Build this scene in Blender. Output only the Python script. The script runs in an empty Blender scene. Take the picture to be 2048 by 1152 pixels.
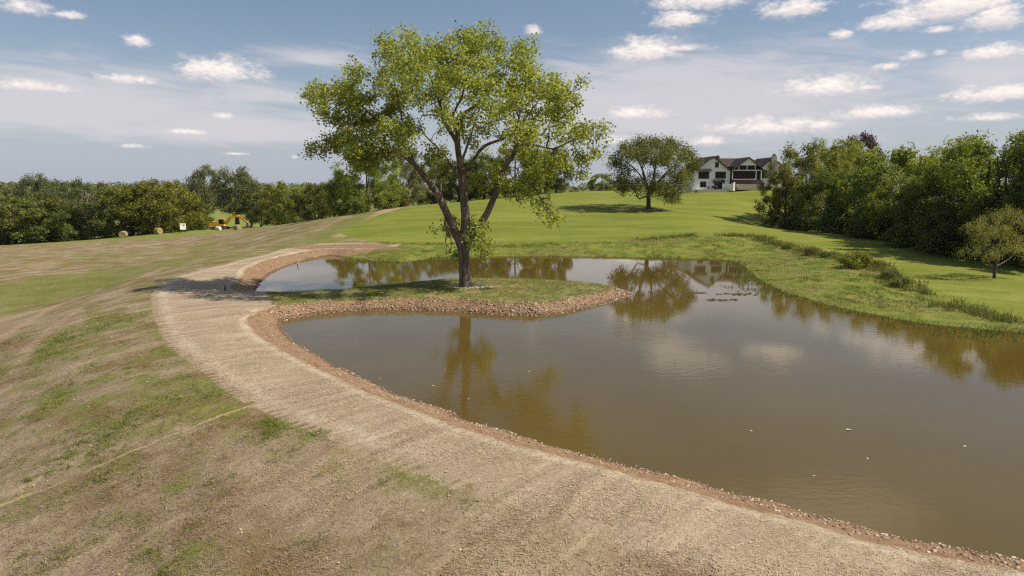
import bpy, math
import numpy as np
from mathutils import Vector, Matrix

S = bpy.context.scene
COL = S.collection
R = math.radians

# ------------------------------------------------------------------ camera
H = 6.8                      # camera height over the pond surface
F = 1365.33                  # focal length in photo pixels
TH = math.atan(204 / F)      # downward pitch
cam = bpy.data.cameras.new('camera')
cam.lens = 24.0; cam.sensor_width = 36.0
cam.clip_start = 0.1; cam.clip_end = 20000
camo = bpy.data.objects.new('camera', cam); COL.objects.link(camo)
camo.location = (0, 0, H); camo.rotation_euler = (math.pi / 2 - TH, 0, 0)
S.camera = camo

# ------------------------------------------------------------------ sun, sky, exposure
SUN_EL, SUN_AZ = 46.0, 95.0      # azimuth clockwise from +Y
sun = bpy.data.lights.new('sun', 'SUN'); sun.energy = 5.0; sun.angle = R(0.53); sun.color = (1.0, 0.89, 0.72)
suno = bpy.data.objects.new('sun', sun); COL.objects.link(suno)
sd = Vector((math.sin(R(SUN_AZ)) * math.cos(R(SUN_EL)), math.cos(R(SUN_AZ)) * math.cos(R(SUN_EL)), math.sin(R(SUN_EL))))
suno.rotation_euler = sd.to_track_quat('Z', 'Y').to_euler()
S.view_settings.view_transform = 'Standard'; S.view_settings.look = 'None'
S.view_settings.exposure = 0.34; S.view_settings.gamma = 1.0; S.view_settings.use_curve_mapping = False
S.cycles.use_denoising = False; S.cycles.filter_width = 1.3
S.cycles.max_bounces = 6; S.cycles.transparent_max_bounces = 6
S.cycles.diffuse_bounces = 3; S.cycles.glossy_bounces = 3; S.cycles.transmission_bounces = 3
S.cycles.sample_clamp_direct = 4.0
S.cycles.caustics_reflective = False; S.cycles.caustics_refractive = False

class NT:
    """small helper to write node trees"""
    def __init__(s, tree): s.t = tree
    def n(s, typ, **kw):
        nd = s.t.nodes.new(typ)
        for k, v in kw.items(): setattr(nd, k, v)
        return nd
    def put(s, sock, v):
        if v is None: return
        if hasattr(v, 'is_linked'): s.t.links.new(v, sock)
        else: sock.default_value = v
    def m(s, op, a, b=None, c=None, clamp=False):
        nd = s.n('ShaderNodeMath', operation=op, use_clamp=clamp)
        for i, v in enumerate((a, b, c)): s.put(nd.inputs[i], v)
        return nd.outputs[0]
    def noise(s, vec, scale, detail=3.0, rough=0.55, dist=0.0, dim='3D'):
        nd = s.n('ShaderNodeTexNoise', noise_dimensions=dim)
        s.put(nd.inputs['Vector'], vec); nd.inputs['Scale'].default_value = scale
        nd.inputs['Detail'].default_value = detail; nd.inputs['Roughness'].default_value = rough
        nd.inputs['Distortion'].default_value = dist
        return nd.outputs['Fac']
    def ss(s, v, a, b, to0=0.0, to1=1.0):
        nd = s.n('ShaderNodeMapRange', interpolation_type='SMOOTHSTEP')
        s.put(nd.inputs[0], v)
        for i, x in zip((1, 2, 3, 4), (a, b, to0, to1)): nd.inputs[i].default_value = x
        return nd.outputs[0]
    def mix(s, fac, a, b, blend='MIX'):
        nd = s.n('ShaderNodeMix', data_type='RGBA', blend_type=blend)
        s.put(nd.inputs[0], fac)
        for i, v in ((6, a), (7, b)):
            if isinstance(v, tuple) and len(v) == 3: v = v + (1.0,)
            s.put(nd.inputs[i], v)
        return nd.outputs[2]
    def vmul(s, vec, xyz):
        nd = s.n('ShaderNodeVectorMath', operation='MULTIPLY'); s.put(nd.inputs[0], vec); nd.inputs[1].default_value = xyz
        return nd.outputs[0]
    def attr(s, name, out='Fac'):
        return s.n('ShaderNodeAttribute', attribute_name=name).outputs[out]

def new_mat(name):
    m = bpy.data.materials.new(name); m.use_nodes = True
    m.node_tree.nodes.clear()
    N = NT(m.node_tree)
    out = N.n('ShaderNodeOutputMaterial')
    b = N.n('ShaderNodeBsdfPrincipled')
    m.node_tree.links.new(b.outputs[0], out.inputs[0])
    return m, N, b, out

# clouds of the day: (azimuth, elevation, half width, half height) in degrees, density
CUMULUS = [(-22.3,8.2,2.7,0.85,1.00),(-27.8,10.0,1.0,0.43,0.55),(10.6,10.2,2.3,0.89,1.00),(13.5,10.5,2.3,0.33,0.40),(14.5,13.8,3.2,0.87,1.00),(13.2,12.5,1.8,0.64,1.00),(21.4,12.7,2.0,0.65,1.00),(31.5,11.7,3.8,0.95,1.00),(28.2,11.2,2.2,0.56,0.95),(34.0,10.8,2.0,0.93,0.90),(31.0,10.5,1.0,0.26,0.60),(24.9,10.7,0.7,0.31,0.85),(28.0,8.3,1.1,0.31,0.60),(29.5,8.9,0.9,0.37,0.55),(24.0,7.0,2.9,0.71,1.00),(26.8,7.0,1.3,0.31,0.50),(34.7,5.9,2.5,0.52,1.00),(34.2,8.6,2.1,0.51,0.80),(27.1,5.1,2.6,0.46,0.95),(20.3,4.3,3.8,0.64,0.85),(23.8,4.4,1.4,0.33,0.75),(10.0,5.6,2.3,0.54,0.80),(15.7,3.4,1.6,0.43,0.75),(8.2,3.6,1.1,0.40,0.65),(1.8,12.1,0.7,0.37,0.85),(-34.2,11.4,1.8,0.55,0.55),(-31.7,11.3,1.1,0.32,0.45),(-34.4,6.5,3.0,0.45,0.50),(-28.7,7.4,2.3,0.41,0.50),(-24.8,3.9,1.4,0.29,0.55),(-22.5,5.1,0.8,0.26,0.55),(-28.9,2.8,1.2,0.21,0.45),(34.0,4.5,2.1,0.33,0.55),(31.1,9.0,0.5,0.26,0.50),(-17.4,2.2,0.5,0.19,0.40),(-21.6,2.4,1.1,0.15,0.40)]
VEILS = [(-32.5,5.2,12,2.0,0.8),(-22.3,4.1,12,1.2,0.7),(13.8,5.8,12,2.8,1.0),(12.6,8.4,7.0,0.9,0.7),(6,6.5,7,1.5,.7),(-19.7,6.7,6.4,0.9,0.34),(34.6,7.1,4.5,1.8,0.34),(-15.9,9.6,5.5,0.85,0.22)]

def make_world():
    w = bpy.data.worlds.new('World'); S.world = w; w.use_nodes = True
    w.cycles.sampling_method = 'MANUAL'; w.cycles.sample_map_resolution = 256
    t = w.node_tree; t.nodes.clear(); N = NT(t)
    out = N.n('ShaderNodeOutputWorld')
    sky = N.n('ShaderNodeTexSky', sky_type='NISHITA')
    sky.sun_disc = False; sky.sun_elevation = R(SUN_EL); sky.sun_rotation = R(SUN_AZ)
    sky.altitude = 0; sky.air_density = 1.0; sky.dust_density = 1.3; sky.ozone_density = 2.0
    d = N.n('ShaderNodeTexCoord').outputs['Generated']
    sp = N.n('ShaderNodeSeparateXYZ'); N.put(sp.inputs[0], d)
    az = N.m('MULTIPLY', N.m('ARCTAN2', sp.outputs[0], sp.outputs[1]), 57.29578)
    el = N.m('MULTIPLY', N.m('ARCSINE', sp.outputs[2]), 57.29578)
    # node group: one blob, carries the strongest value and its height within the cloud
    g = bpy.data.node_groups.new('cloud_blob', 'ShaderNodeTree')
    for nm in ('az', 'el', 'a0', 'e0', 'wi', 'hi', 'dens', 'm_in', 's_in'):
        g.interface.new_socket(nm, in_out='INPUT', socket_type='NodeSocketFloat')
    for nm in ('m', 's'): g.interface.new_socket(nm, in_out='OUTPUT', socket_type='NodeSocketFloat')
    G = NT(g); gi = G.n('NodeGroupInput'); go = G.n('NodeGroupOutput'); I = gi.outputs
    dx = G.m('DIVIDE', G.m('SUBTRACT', I['az'], I['a0']), I['wi'])
    dy = G.m('DIVIDE', G.m('SUBTRACT', I['el'], I['e0']), I['hi'])
    dyy = G.m('MULTIPLY', dy, G.ss(dy, -0.3, 0.1, 1.75, 1.0))
    rr = G.m('SQRT', G.m('ADD', G.m('MULTIPLY', dx, dx), G.m('MULTIPLY', dyy, dyy)))
    mm = G.m('SUBTRACT', I['dens'], rr)
    gt = G.m('GREATER_THAN', mm, I['m_in'])
    G.put(go.inputs['m'], G.m('MAXIMUM', mm, I['m_in']))
    a = G.m('MULTIPLY', gt, dy); b = G.m('MULTIPLY', G.m('SUBTRACT', 1.0, gt), I['s_in'])
    G.put(go.inputs['s'], G.m('ADD', a, b))
    def chain(lst):
        m, s = -3.0, 0.0
        for (a0, e0, wi, hi, de) in lst:
            nd = N.n('ShaderNodeGroup'); nd.node_tree = g
            for k, v in (('az', az), ('el', el), ('a0', a0), ('e0', e0), ('wi', wi * 1.4), ('hi', hi * 1.75), ('dens', 0.55 + 0.5 * de), ('m_in', m), ('s_in', s)):
                N.put(nd.inputs[k], v)
            m, s = nd.outputs['m'], nd.outputs['s']
        return m, s
    clear = N.mix(N.ss(el, -2.0, 14.0, 0.82, 0.10), sky.outputs[0], (5.2, 5.65, 6.7))
    LIT, DULL, VEIL = (11.6, 10.4, 9.6), (6.4, 6.1, 6.6), (7.5, 7.1, 7.4)
    # sparse clouds of the same kind all round, above and beside the view
    pl = N.n('ShaderNodeVectorMath', operation='DIVIDE'); N.put(pl.inputs[0], d)
    zz = N.m('MAXIMUM', N.m('ADD', sp.outputs[2], 0.05), 0.02)
    c3 = N.n('ShaderNodeCombineXYZ')
    for i in range(3): N.put(c3.inputs[i], zz)
    N.put(pl.inputs[1], c3.outputs[0])
    rest = N.ss(N.noise(pl.outputs[0], 0.9, 5.0, 0.55), 0.54, 0.70)
    away = N.m('MAXIMUM', N.ss(el, 15.5, 19.0), N.ss(N.m('ABSOLUTE', az), 39.0, 43.0))
    rest = N.m('MULTIPLY', N.m('MULTIPLY', rest, away), N.ss(el, 1.0, 6.0, 0.0, 0.8))
    rcol = N.mix(rest, clear, LIT)
    def bgn(c):
        b = N.n('ShaderNodeBackground'); N.put(b.inputs[0], c); b.inputs[1].default_value = SKY; return b.outputs[0]
    def pick(fac, a, b):
        m = N.n('ShaderNodeMixShader'); N.put(m.inputs[0], fac); t.links.new(a, m.inputs[1]); t.links.new(b, m.inputs[2]); return m.outputs[0]
    def sector(lo, hi):
        sel = lambda L: [q for q in L if q[0] + q[2] * 1.9 > lo and q[0] - q[2] * 1.9 < hi]
        cmb = N.n('ShaderNodeCombineXYZ'); N.put(cmb.inputs[0], az); N.put(cmb.inputs[1], N.m('MULTIPLY', el, 2.0))
        n1 = N.noise(cmb.outputs[0], 0.6, 6.0, 0.62); n2 = N.noise(cmb.outputs[0], 1.9, 4.0, 0.62)
        bil = N.m('ADD', N.m('MULTIPLY', N.m('SUBTRACT', n1, 0.5), 2.2), N.m('MULTIPLY', N.m('SUBTRACT', n2, 0.5), 1.0))
        cm, cs = chain(sel(CUMULUS)); vm, vs = chain(sel(VEILS))
        fld = N.m('ADD', cm, N.m('MULTIPLY', bil, 0.72))
        cum = N.m('MULTIPLY', N.ss(fld, -0.05, 0.85), 0.92)
        st = N.n('ShaderNodeCombineXYZ'); N.put(st.inputs[0], N.m('MULTIPLY', az, 0.22)); N.put(st.inputs[1], N.m('ADD', N.m('MULTIPLY', el, 1.3), N.m('MULTIPLY', az, 0.12)))
        sn = N.noise(st.outputs[0], 0.9, 6.0, 0.62, 0.6)
        veil = N.m('MULTIPLY', N.ss(N.m('ADD', vm, N.m('MULTIPLY', N.m('SUBTRACT', sn, 0.5), 1.3)), -0.30, 0.65), 0.75)
        col = N.mix(veil, clear, VEIL)
        shade = N.m('ADD', N.ss(cs, -0.55, 0.45), N.m('MULTIPLY', N.m('SUBTRACT', n2, 0.5), 1.1), clamp=True)
        col = N.mix(cum, col, N.mix(shade, DULL, LIT))
        return bgn(N.mix(rest, col, LIT))
    edges = [-46, -26, -12, 6, 17, 25.5, 46]
    sh_ = sector(edges[0], edges[1])
    for i in range(1, len(edges) - 1):
        sh_ = pick(N.m('GREATER_THAN', az, edges[i]), sh_, sector(edges[i], edges[i + 1]))
    win = N.m('MULTIPLY', N.m('LESS_THAN', N.m('ABSOLUTE', az), 45.0), N.m('MULTIPLY', N.m('LESS_THAN', el, 19.0), N.m('GREATER_THAN', el, 0.0)))
    t.links.new(pick(win, bgn(rcol), sh_), out.inputs[0])
SKY = 0.076
make_world()

# ------------------------------------------------------------------ geometry helpers
CT, ST = math.cos(TH), math.sin(TH)
def P(x, y, z=0.0):
    """photo position to the point at height z"""
    X = (x - 1024) / F; U = -(y - 576) / F
    yw = CT + U * ST; zw = -ST + U * CT; t = (z - H) / zw
    return (X * t, yw * t, z)
def D(x, y, d):
    """photo position to the point at distance d along the ground"""
    X = (x - 1024) / F; U = -(y - 576) / F
    yw = CT + U * ST; zw = -ST + U * CT; t = d / yw
    return (X * t, d, H + zw * t)

def mesh_np(name, V, Fc, mat=None, attrs=None, smooth=False):
    V = np.asarray(V, np.float32); Fc = np.asarray(Fc, np.int32)
    me = bpy.data.meshes.new(name)
    nf, k = Fc.shape
    me.vertices.add(len(V)); me.vertices.foreach_set('co', V.ravel())
    me.loops.add(nf * k); me.loops.foreach_set('vertex_index', Fc.ravel())
    me.polygons.add(nf); me.polygons.foreach_set('loop_start', np.arange(nf, dtype=np.int32) * k)
    try: me.polygons.foreach_set('loop_total', np.full(nf, k, np.int32))
    except Exception: pass
    if smooth: me.polygons.foreach_set('use_smooth', np.ones(nf, bool))
    for an, av in (attrs or {}).items():
        at = me.attributes.new(an, 'FLOAT', 'POINT'); at.data.foreach_set('value', np.asarray(av, np.float32))
    me.update(); me.validate()
    if mat: me.materials.append(mat)
    return me
def obj(name, me, parent=None, loc=None):
    o = bpy.data.objects.new(name, me); COL.objects.link(o)
    if parent: o.parent = parent
    if loc is not None: o.location = loc
    return o
def empty(name, loc=(0, 0, 0), rz=0.0):
    o = bpy.data.objects.new(name, None); COL.objects.link(o)
    o.empty_display_size = 0.2; o.location = loc; o.rotation_euler = (0, 0, rz); return o
def tag(o, label, cat, group=None):
    o['label'] = label; o['category'] = cat
    if group: o['group'] = group
    return o

class MB:
    """collects boxes, prisms and tubes into one mesh"""
    def __init__(s): s.v = []; s.f = []
    def add(s, vs, fs):
        b = len(s.v); s.v += [tuple(v) for v in vs]; s.f += [tuple(i + b for i in f) for f in fs]; return s
    def box(s, x0, x1, y0, y1, z0, z1):
        return s.add([(x0,y0,z0),(x1,y0,z0),(x1,y1,z0),(x0,y1,z0),(x0,y0,z1),(x1,y0,z1),(x1,y1,z1),(x0,y1,z1)],
                     [(0,3,2,1),(4,5,6,7),(0,1,5,4),(1,2,6,5),(2,3,7,6),(3,0,4,7)])
    def prism(s, poly, y0, y1):
        """polygon in x,z pushed along y"""
        n = len(poly)
        vs = [(x, y0, z) for x, z in poly] + [(x, y1, z) for x, z in poly]
        fs = [tuple(range(n)), tuple(range(2 * n - 1, n - 1, -1))] + [(i, i + n, (i + 1) % n + n, (i + 1) % n) for i in range(n)]
        return s.add(vs, fs)
    def tube(s, pts, rad, n=8, cap=True):
        pts = [Vector(p) for p in pts]; rad = rad if isinstance(rad, (list, tuple)) else [rad] * len(pts)
        vs = []; fs = []
        for i, p in enumerate(pts):
            t = (pts[min(i + 1, len(pts) - 1)] - pts[max(i - 1, 0)]).normalized()
            a = t.cross(Vector((0, 0, 1)) if abs(t.z) < 0.9 else Vector((1, 0, 0))).normalized(); b = t.cross(a)
            for k in range(n):
                an = 2 * math.pi * k / n; vs.append(p + a * (math.cos(an) * rad[i]) + b * (math.sin(an) * rad[i]))
        for i in range(len(pts) - 1):
            for k in range(n):
                fs.append((i * n + k, i * n + (k + 1) % n, (i + 1) * n + (k + 1) % n, (i + 1) * n + k))
        if cap: fs += [tuple(range(n - 1, -1, -1)), tuple(range((len(pts) - 1) * n, len(pts) * n))]
        return s.add(vs, fs)
    def build(s, name, mat, parent=None, loc=None, bevel=0.0, smooth=False):
        me = bpy.data.meshes.new(name); me.from_pydata(s.v, [], s.f); me.update()
        if mat: me.materials.append(mat)
        if bevel:
            import bmesh
            bm = bmesh.new(); bm.from_mesh(me); bmesh.ops.recalc_face_normals(bm, faces=bm.faces)
            bmesh.ops.bevel(bm, geom=bm.edges[:], offset=bevel, segments=2, affect='EDGES', profile=0.6); bm.to_mesh(me); bm.free()
        else:
            import bmesh
            bm = bmesh.new(); bm.from_mesh(me); bmesh.ops.recalc_face_normals(bm, faces=bm.faces); bm.to_mesh(me); bm.free()
        if smooth: me.polygons.foreach_set('use_smooth', np.ones(len(me.polygons), bool))
        return obj(name, me, parent, loc)

def seg_dist(Q, A, B):
    """distances (n,m) of points Q to segments A-B, with the parameter along each"""
    d = B - A; L2 = (d * d).sum(1) + 1e-12
    t = ((Q[:, None, 0] - A[None, :, 0]) * d[None, :, 0] + (Q[:, None, 1] - A[None, :, 1]) * d[None, :, 1]) / L2
    t = np.clip(t, 0, 1)
    ex = Q[:, None, 0] - (A[None, :, 0] + t * d[None, :, 0]); ey = Q[:, None, 1] - (A[None, :, 1] + t * d[None, :, 1])
    return np.sqrt(ex * ex + ey * ey), t
def inside(Q, poly):
    poly = np.asarray(poly); x, y = Q[:, 0], Q[:, 1]; r = np.zeros(len(Q), bool)
    for i in range(len(poly)):
        x0, y0 = poly[i]; x1, y1 = poly[(i + 1) % len(poly)]
        if y0 == y1: continue
        c = ((y0 > y) != (y1 > y)) & (x < (x1 - x0) * (y - y0) / (y1 - y0) + x0)
        r ^= c
    return r
def line_dist(Q, pts):
    pts = np.asarray(pts, float); out = np.empty(len(Q))
    for i in range(0, len(Q), 60000): out[i:i + 60000] = seg_dist(Q[i:i + 60000], pts[:-1], pts[1:])[0].min(1)
    return out
def sm(x, a, b):
    t = np.clip((x - a) / (b - a), 0, 1); return t * t * (3 - 2 * t)
def vnoise(x, y, seed=0):
    """cheap smooth value noise"""
    xi = np.floor(x).astype(np.int64); yi = np.floor(y).astype(np.int64); xf = x - xi; yf = y - yi
    def h(a, b):
        n = (a * 374761393 + b * 668265263 + seed * 974711) & 0x7fffffff
        n = ((n ^ (n >> 13)) * 1274126177) & 0x7fffffff
        return ((n ^ (n >> 16)) & 0xffff) / 65535.0
    u = xf * xf * (3 - 2 * xf); v = yf * yf * (3 - 2 * yf)
    return (h(xi, yi) * (1 - u) + h(xi + 1, yi) * u) * (1 - v) + (h(xi, yi + 1) * (1 - u) + h(xi + 1, yi + 1) * u) * v
def fbm(x, y, s, seed=0, o=3):
    r = 0; a = 1; t = 0
    for i in range(o): r = r + a * vnoise(x * s, y * s, seed + i); t += a; a *= 0.5; s *= 2.03
    return r / t

# ------------------------------------------------------------------ the lie of the land
# pond outline (world x, y) with the slope of the bank that rises from each point
SH = []
def sh(lst, k, kind, px=True):
    for p in lst:
        q = P(*p) if px else p
        SH.append((q[0], q[1], k, kind))
DAM, PEN, PENB, COVE, FAR, MARSH, OFF = 0, 1, 2, 3, 4, 5, 6
sh([(2048,1120),(1800,1075),(1600,1020),(1400,966),(1300,940),(1100,890),(1000,860),(900,825),(800,790),(700,745),(640,715),(585,682),(562,655)], 0.33, DAM)
sh([(566,642),(595,634),(640,627),(700,622),(800,619),(900,622),(1000,630),(1080,632),(1150,622),(1220,605),(1268,588)], 0.42, PEN)
sh([(6.9,44.6),(4.8,46.2),(2.2,47.2),(-1,47.5),(-4.5,47.0),(-8,45.0),(-11,42.6),(-13.8,41.5)], 0.42, PENB, False)
sh([(509,590),(514,575),(524,564),(537,551),(566,536),(596,525),(630,516),(660,511)], 0.33, COVE)
sh([(690,515),(740,521),(800,524),(838,521),(870,515),(1000,512),(1200,513),(1380,516)], 0.13, FAR)
sh([(1462,521),(1490,534),(1512,556),(1560,582),(1630,603),(1700,622),(1850,650),(2048,668)], 0.055, MARSH)
sh([(30,29),(40,25),(46,16),(42,8),(32,3),(22,3.5),(14,7.6)], 0.3, OFF, False)
SHA = np.array([(a, b) for a, b, k, c in SH]); SHB = np.roll(SHA, -1, 0)
SHK = np.array([k for a, b, k, c in SH]); SHKB = np.roll(SHK, -1); SHC = np.array([c for a, b, k, c in SH])

CREST_OUT = [(640,487),(560,500),(480,521),(400,541),(335,560),(308,590),(318,640),(345,690),(420,745),(500,800),(660,870),(900,960),(1200,1060),(1450,1152)]
co = [P(x, y, 0.60) for x, y in CREST_OUT]
co += [(6.5, 6.8, 0.6), (12, 4.2, 0.6), (22, 0.5, 0.6), (34, -2, 0.6)]
CO = np.array([(a, b) for a, b, z in co])

ctrl = list(co)
def offs(i, d, z):
    a = CO[max(i - 1, 0)]; b = CO[min(i + 1, len(CO) - 1)]; t = (b - a) / np.linalg.norm(b - a)
    n = np.array((t[1], -t[0]))      # left of travel: away from the water
    p = CO[i] + n * d; ctrl.append((p[0], p[1], z))
for i in range(1, len(CO)):
    offs(i, -2.6, 0.57)
    if 3 <= i: offs(i, 4.5, -0.25); offs(i, 10, -1.55); offs(i, 22, -2.1)
for q in [(640,470,84),(600,470,88),(640,441,106),(700,430,108),(520,456,128),(560,470,98),(450,500,90),(400,490,110),(300,500,100),(200,545,66),(60,560,62),(0,520,90),(100,500,118),
          (247,475,152),(317,468,158),(366,461,165),(475,461,168),(430,460,176),(450,458.5,212),(560,452,205),(50,488,150),(-60,492,148),(200,478,160),
          (700,487,73),(800,486,73),(1000,486,72.5),(1200,484,72.5),(1400,480,72.5),(1500,482,70),
          (1000,440,92),(800,445,92),(1200,435,95),(1400,440,92),(1000,400,125),(800,414,113),(1130,386,142),(1200,381,150),(1297,418,105),(1300,392,135),
          (1400,381.5,128),(1440,381.5,128),(1475,376,129),(1500,371.5,130),(1560,370,131),(1420,381,140),(1480,380,140),(1480,412,113),(1400,405,115),(1560,456,98),(1600,440,110),(1700,468,84),(1640,500,66),(1800,545,51),(1930,583,44.5),(2048,606,42),
          (1850,500,66),(1990,556,49),(2100,560,50),(2048,480,78),(1900,460,92),(1750,420,120),(2000,430,115)]:
    ctrl.append(D(*q))
ctrl += [(-4, 42, 0.62), (0, 43.5, 0.6), (3.5, 43, 0.5), (-8, 40.5, 0.55), (-12, 38.6, 0.55), (-14.5, 37.6, 0.6),
         (-20, 175, 0.5), (10, 185, 3.5), (-60, 230, -6.5), (-100, 230, -7), (-140, 150, -6.5), (-110, 70, -4), (-120, 0, -4), (-40, 0, -3), (0, -40, -2.5), (-70, 200, -5.6),
         (20, 230, 1.5), (60, 200, 5.0), (75, 150, 6), (140, 110, 6), (120, 50, 4), (90, 40, 2.5), (70, 20, 1.5), (60, -20, 0.8), (0, 300, -6), (100, 300, 2), (-100, 320, -9), (200, 200, 3), (-200, 50, -7), (200, 0, 2), (-200, -150, -6), (100, -150, -2), (-200, 300, -9)]
CT3 = np.array(ctrl)
def mq(r2): return np.sqrt(r2 + 9.0)
_d = CT3[:, None, :2] - CT3[None, :, :2]
_A = mq((_d ** 2).sum(2)); n_ = len(CT3)
_M = np.zeros((n_ + 3, n_ + 3)); _M[:n_, :n_] = _A - 0.02 * np.eye(n_)
_M[:n_, n_] = 1; _M[:n_, n_ + 1:] = CT3[:, :2] / 100; _M[n_:, :n_] = _M[:n_, n_:].T
_W = np.linalg.solve(_M, np.concatenate([CT3[:, 2], np.zeros(3)]))
def land(Q):
    """z, shore distance (negative in the water), bank measure and shore kind at points Q (n,2)"""
    Q = np.asarray(Q, float); n = len(Q)
    zb = np.empty(n); ds = np.empty(n); kk = np.empty(n); kc = np.empty(n, int)
    for i in range(0, n, 40000):
        q = Q[i:i + 40000]
        r2 = ((q[:, None, :] - CT3[None, :, :2]) ** 2).sum(2)
        zb[i:i + 40000] = mq(r2) @ _W[:n_] + _W[n_] + q @ _W[n_ + 1:] / 100
        dd, tt = seg_dist(q, SHA, SHB)
        j = dd.argmin(1); a = np.arange(len(q)); ds[i:i + 40000] = dd[a, j]; kc[i:i + 40000] = SHC[j]
        w = 1 / (dd + 0.4) ** 5
        kk[i:i + 40000] = (w * (SHK[None] * (1 - tt) + SHKB[None] * tt)).sum(1) / w.sum(1)
    rad = np.hypot(Q[:, 0], Q[:, 1] - 80)
    far = sm(rad, 190, 420)
    zb = zb * (1 - far) + (-8.0 + 9.0 * sm(rad, 480, 1500)) * far
    zb = zb + (fbm(Q[:, 0], Q[:, 1], 0.13, 5) - 0.5) * 0.22 * sm(rad, 0, 40) + (fbm(Q[:, 0], Q[:, 1], 0.9, 9) - 0.5) * 0.05
    ins = inside(Q, SHA); ds = np.where(ins, -ds, ds)
    bn = (fbm(Q[:, 0], Q[:, 1], 1.1, 3) - 0.5) * 0.20 + (fbm(Q[:, 0], Q[:, 1], 3.5, 8, 2) - 0.5) * 0.07
    bank = kk * ds + bn * sm(ds, -0.5, 0.3) * np.clip(kk / 0.3, .2, 1)
    hh = np.clip(0.5 + 0.5 * (zb - bank) / 0.12, 0, 1)
    z = np.where(hh >= 1, bank, zb * (1 - hh) + bank * hh - 0.12 * hh * (1 - hh))
    z = np.where(ins, np.maximum(-1.3, np.minimum(0.45 * ds - 0.02, 0.0) + np.maximum(bn, 0) * sm(ds, -0.5, 0.0) * np.clip(kk / 0.3, 0, 1)), np.where(ds < 12, z, zb))
    bm = (zb - kk * ds)          # > 0 on the bank
    return z, ds, bm, kc
def gz(x, y): return float(land([(x, y)])[0][0])

def axis(lo, hi, step, end0, end1):
    a = list(np.arange(lo, hi + 1e-6, step)); s = step; v = hi
    while v < end1: s *= 1.13; v += s; a.append(v)
    s = step; v = lo; b = []
    while v > end0: s *= 1.13; v -= s; b.append(v)
    return np.array(b[::-1] + a)
XS = axis(-34, 34, 0.24, -5200, 5200); YS = axis(7, 78, 0.24, -900, 7000)
GX, GY = np.meshgrid(XS, YS); Q = np.stack([GX.ravel(), GY.ravel()], 1)
Z, DS, BM, KC = land(Q)
nx, ny = len(XS), len(YS)

# ---- what covers the ground: soft measures, all tied to places on the ground
def WP(lst, z=0.8): return [P(x, y, z)[:2] for x, y in lst]
LAWN_EDGE = WP([(705,478),(760,485),(850,486),(1000,487),(1200,485),(1400,479),(1500,481),(1580,492),(1660,505),(1740,522),(1790,542),(1850,562),(1930,585),(2048,610)], 0.85) + [(40, 38), (60, 33), (110, 25)]
LAWN_LEFT = [D(*q)[:2] for q in [(870,405,118),(760,432,105),(700,452,94),(660,466,86)]]
lawn_poly = LAWN_LEFT + LAWN_EDGE + [(400, 20), (400, 330), (-8, 330), (-5, 170)]
def near(Q, pts, w): return 1 - sm(line_dist(Q, pts), 0, w)
def blob(Q, x, y, rx, ry, z=-0.5):
    c = P(x, y, z); a = P(x + rx, y, z); b = P(x, y - ry, z)
    return np.exp(-(((Q[:, 0] - c[0]) / (a[0] - c[0])) ** 2 + ((Q[:, 1] - c[1]) / (b[1] - c[1])) ** 2))
ll = np.asarray(lawn_poly)
dl = line_dist(Q, lawn_poly + lawn_poly[:1]); LAWN = np.where(inside(Q, ll), sm(dl, -0.4, 1.2), 0.0)
on_dam = np.isin(KC, (DAM, COVE, PEN, PENB))
BANK = np.where(on_dam & (DS < 6), sm(BM, 0.0, 0.10), 0.0) * np.where(KC == PENB, sm(-GY.ravel(), -42.5, -41.0) * 0.6 + 0.15, 1.0)
BANK = np.maximum(BANK, np.clip(1.3 * np.where(DS > 0, 1, 0) * np.exp(-((Q[:, 0] + 17.5) / 5.0) ** 4 - ((Q[:, 1] - 70.0) / 2.6) ** 4), 0, 1))
BANK = np.where(DS < -0.1, 1.0, BANK)
dco = line_dist(Q, CO)
path_poly = [tuple(c) for c in CO] + [(34, 8), (14, 16), (0, 30), (-6, 40), (-12, 55), (-10, 72)]
inpath = inside(Q, path_poly)
pen_poly = [(-13.6, 35.9), (-15.4, 40.0), (-14.5, 43), (-8, 47.5), (0, 49), (9, 44), (8, 41), (4, 35), (-8, 35)]
PENIN = inside(Q, pen_poly) & (DS > -0.3)
dpen = line_dist(Q, pen_poly[:2])
PEN_M = np.where(inside(Q, pen_poly), sm(dpen, 0, 1.6), 0.0)
PATH = np.where(inpath, sm(dco, -0.3, 0.5), sm(-dco, -0.35, 0.0)) * (1 - PEN_M) * np.where(GY.ravel() > 78, 0, 1) * (LAWN < 0.5)
x_, y_ = Q[:, 0], Q[:, 1]
PATH = np.maximum(PATH, 0.52 * sm(-y_, -17, -12) * sm(-dco, -7, -1) * (x_ > -6))
MARSHM = np.where(np.isin(KC, (FAR, MARSH, OFF)) & (DS < 22) & (LAWN < 0.5) & (y_ > 25), 1 - LAWN, 0.0)
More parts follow.
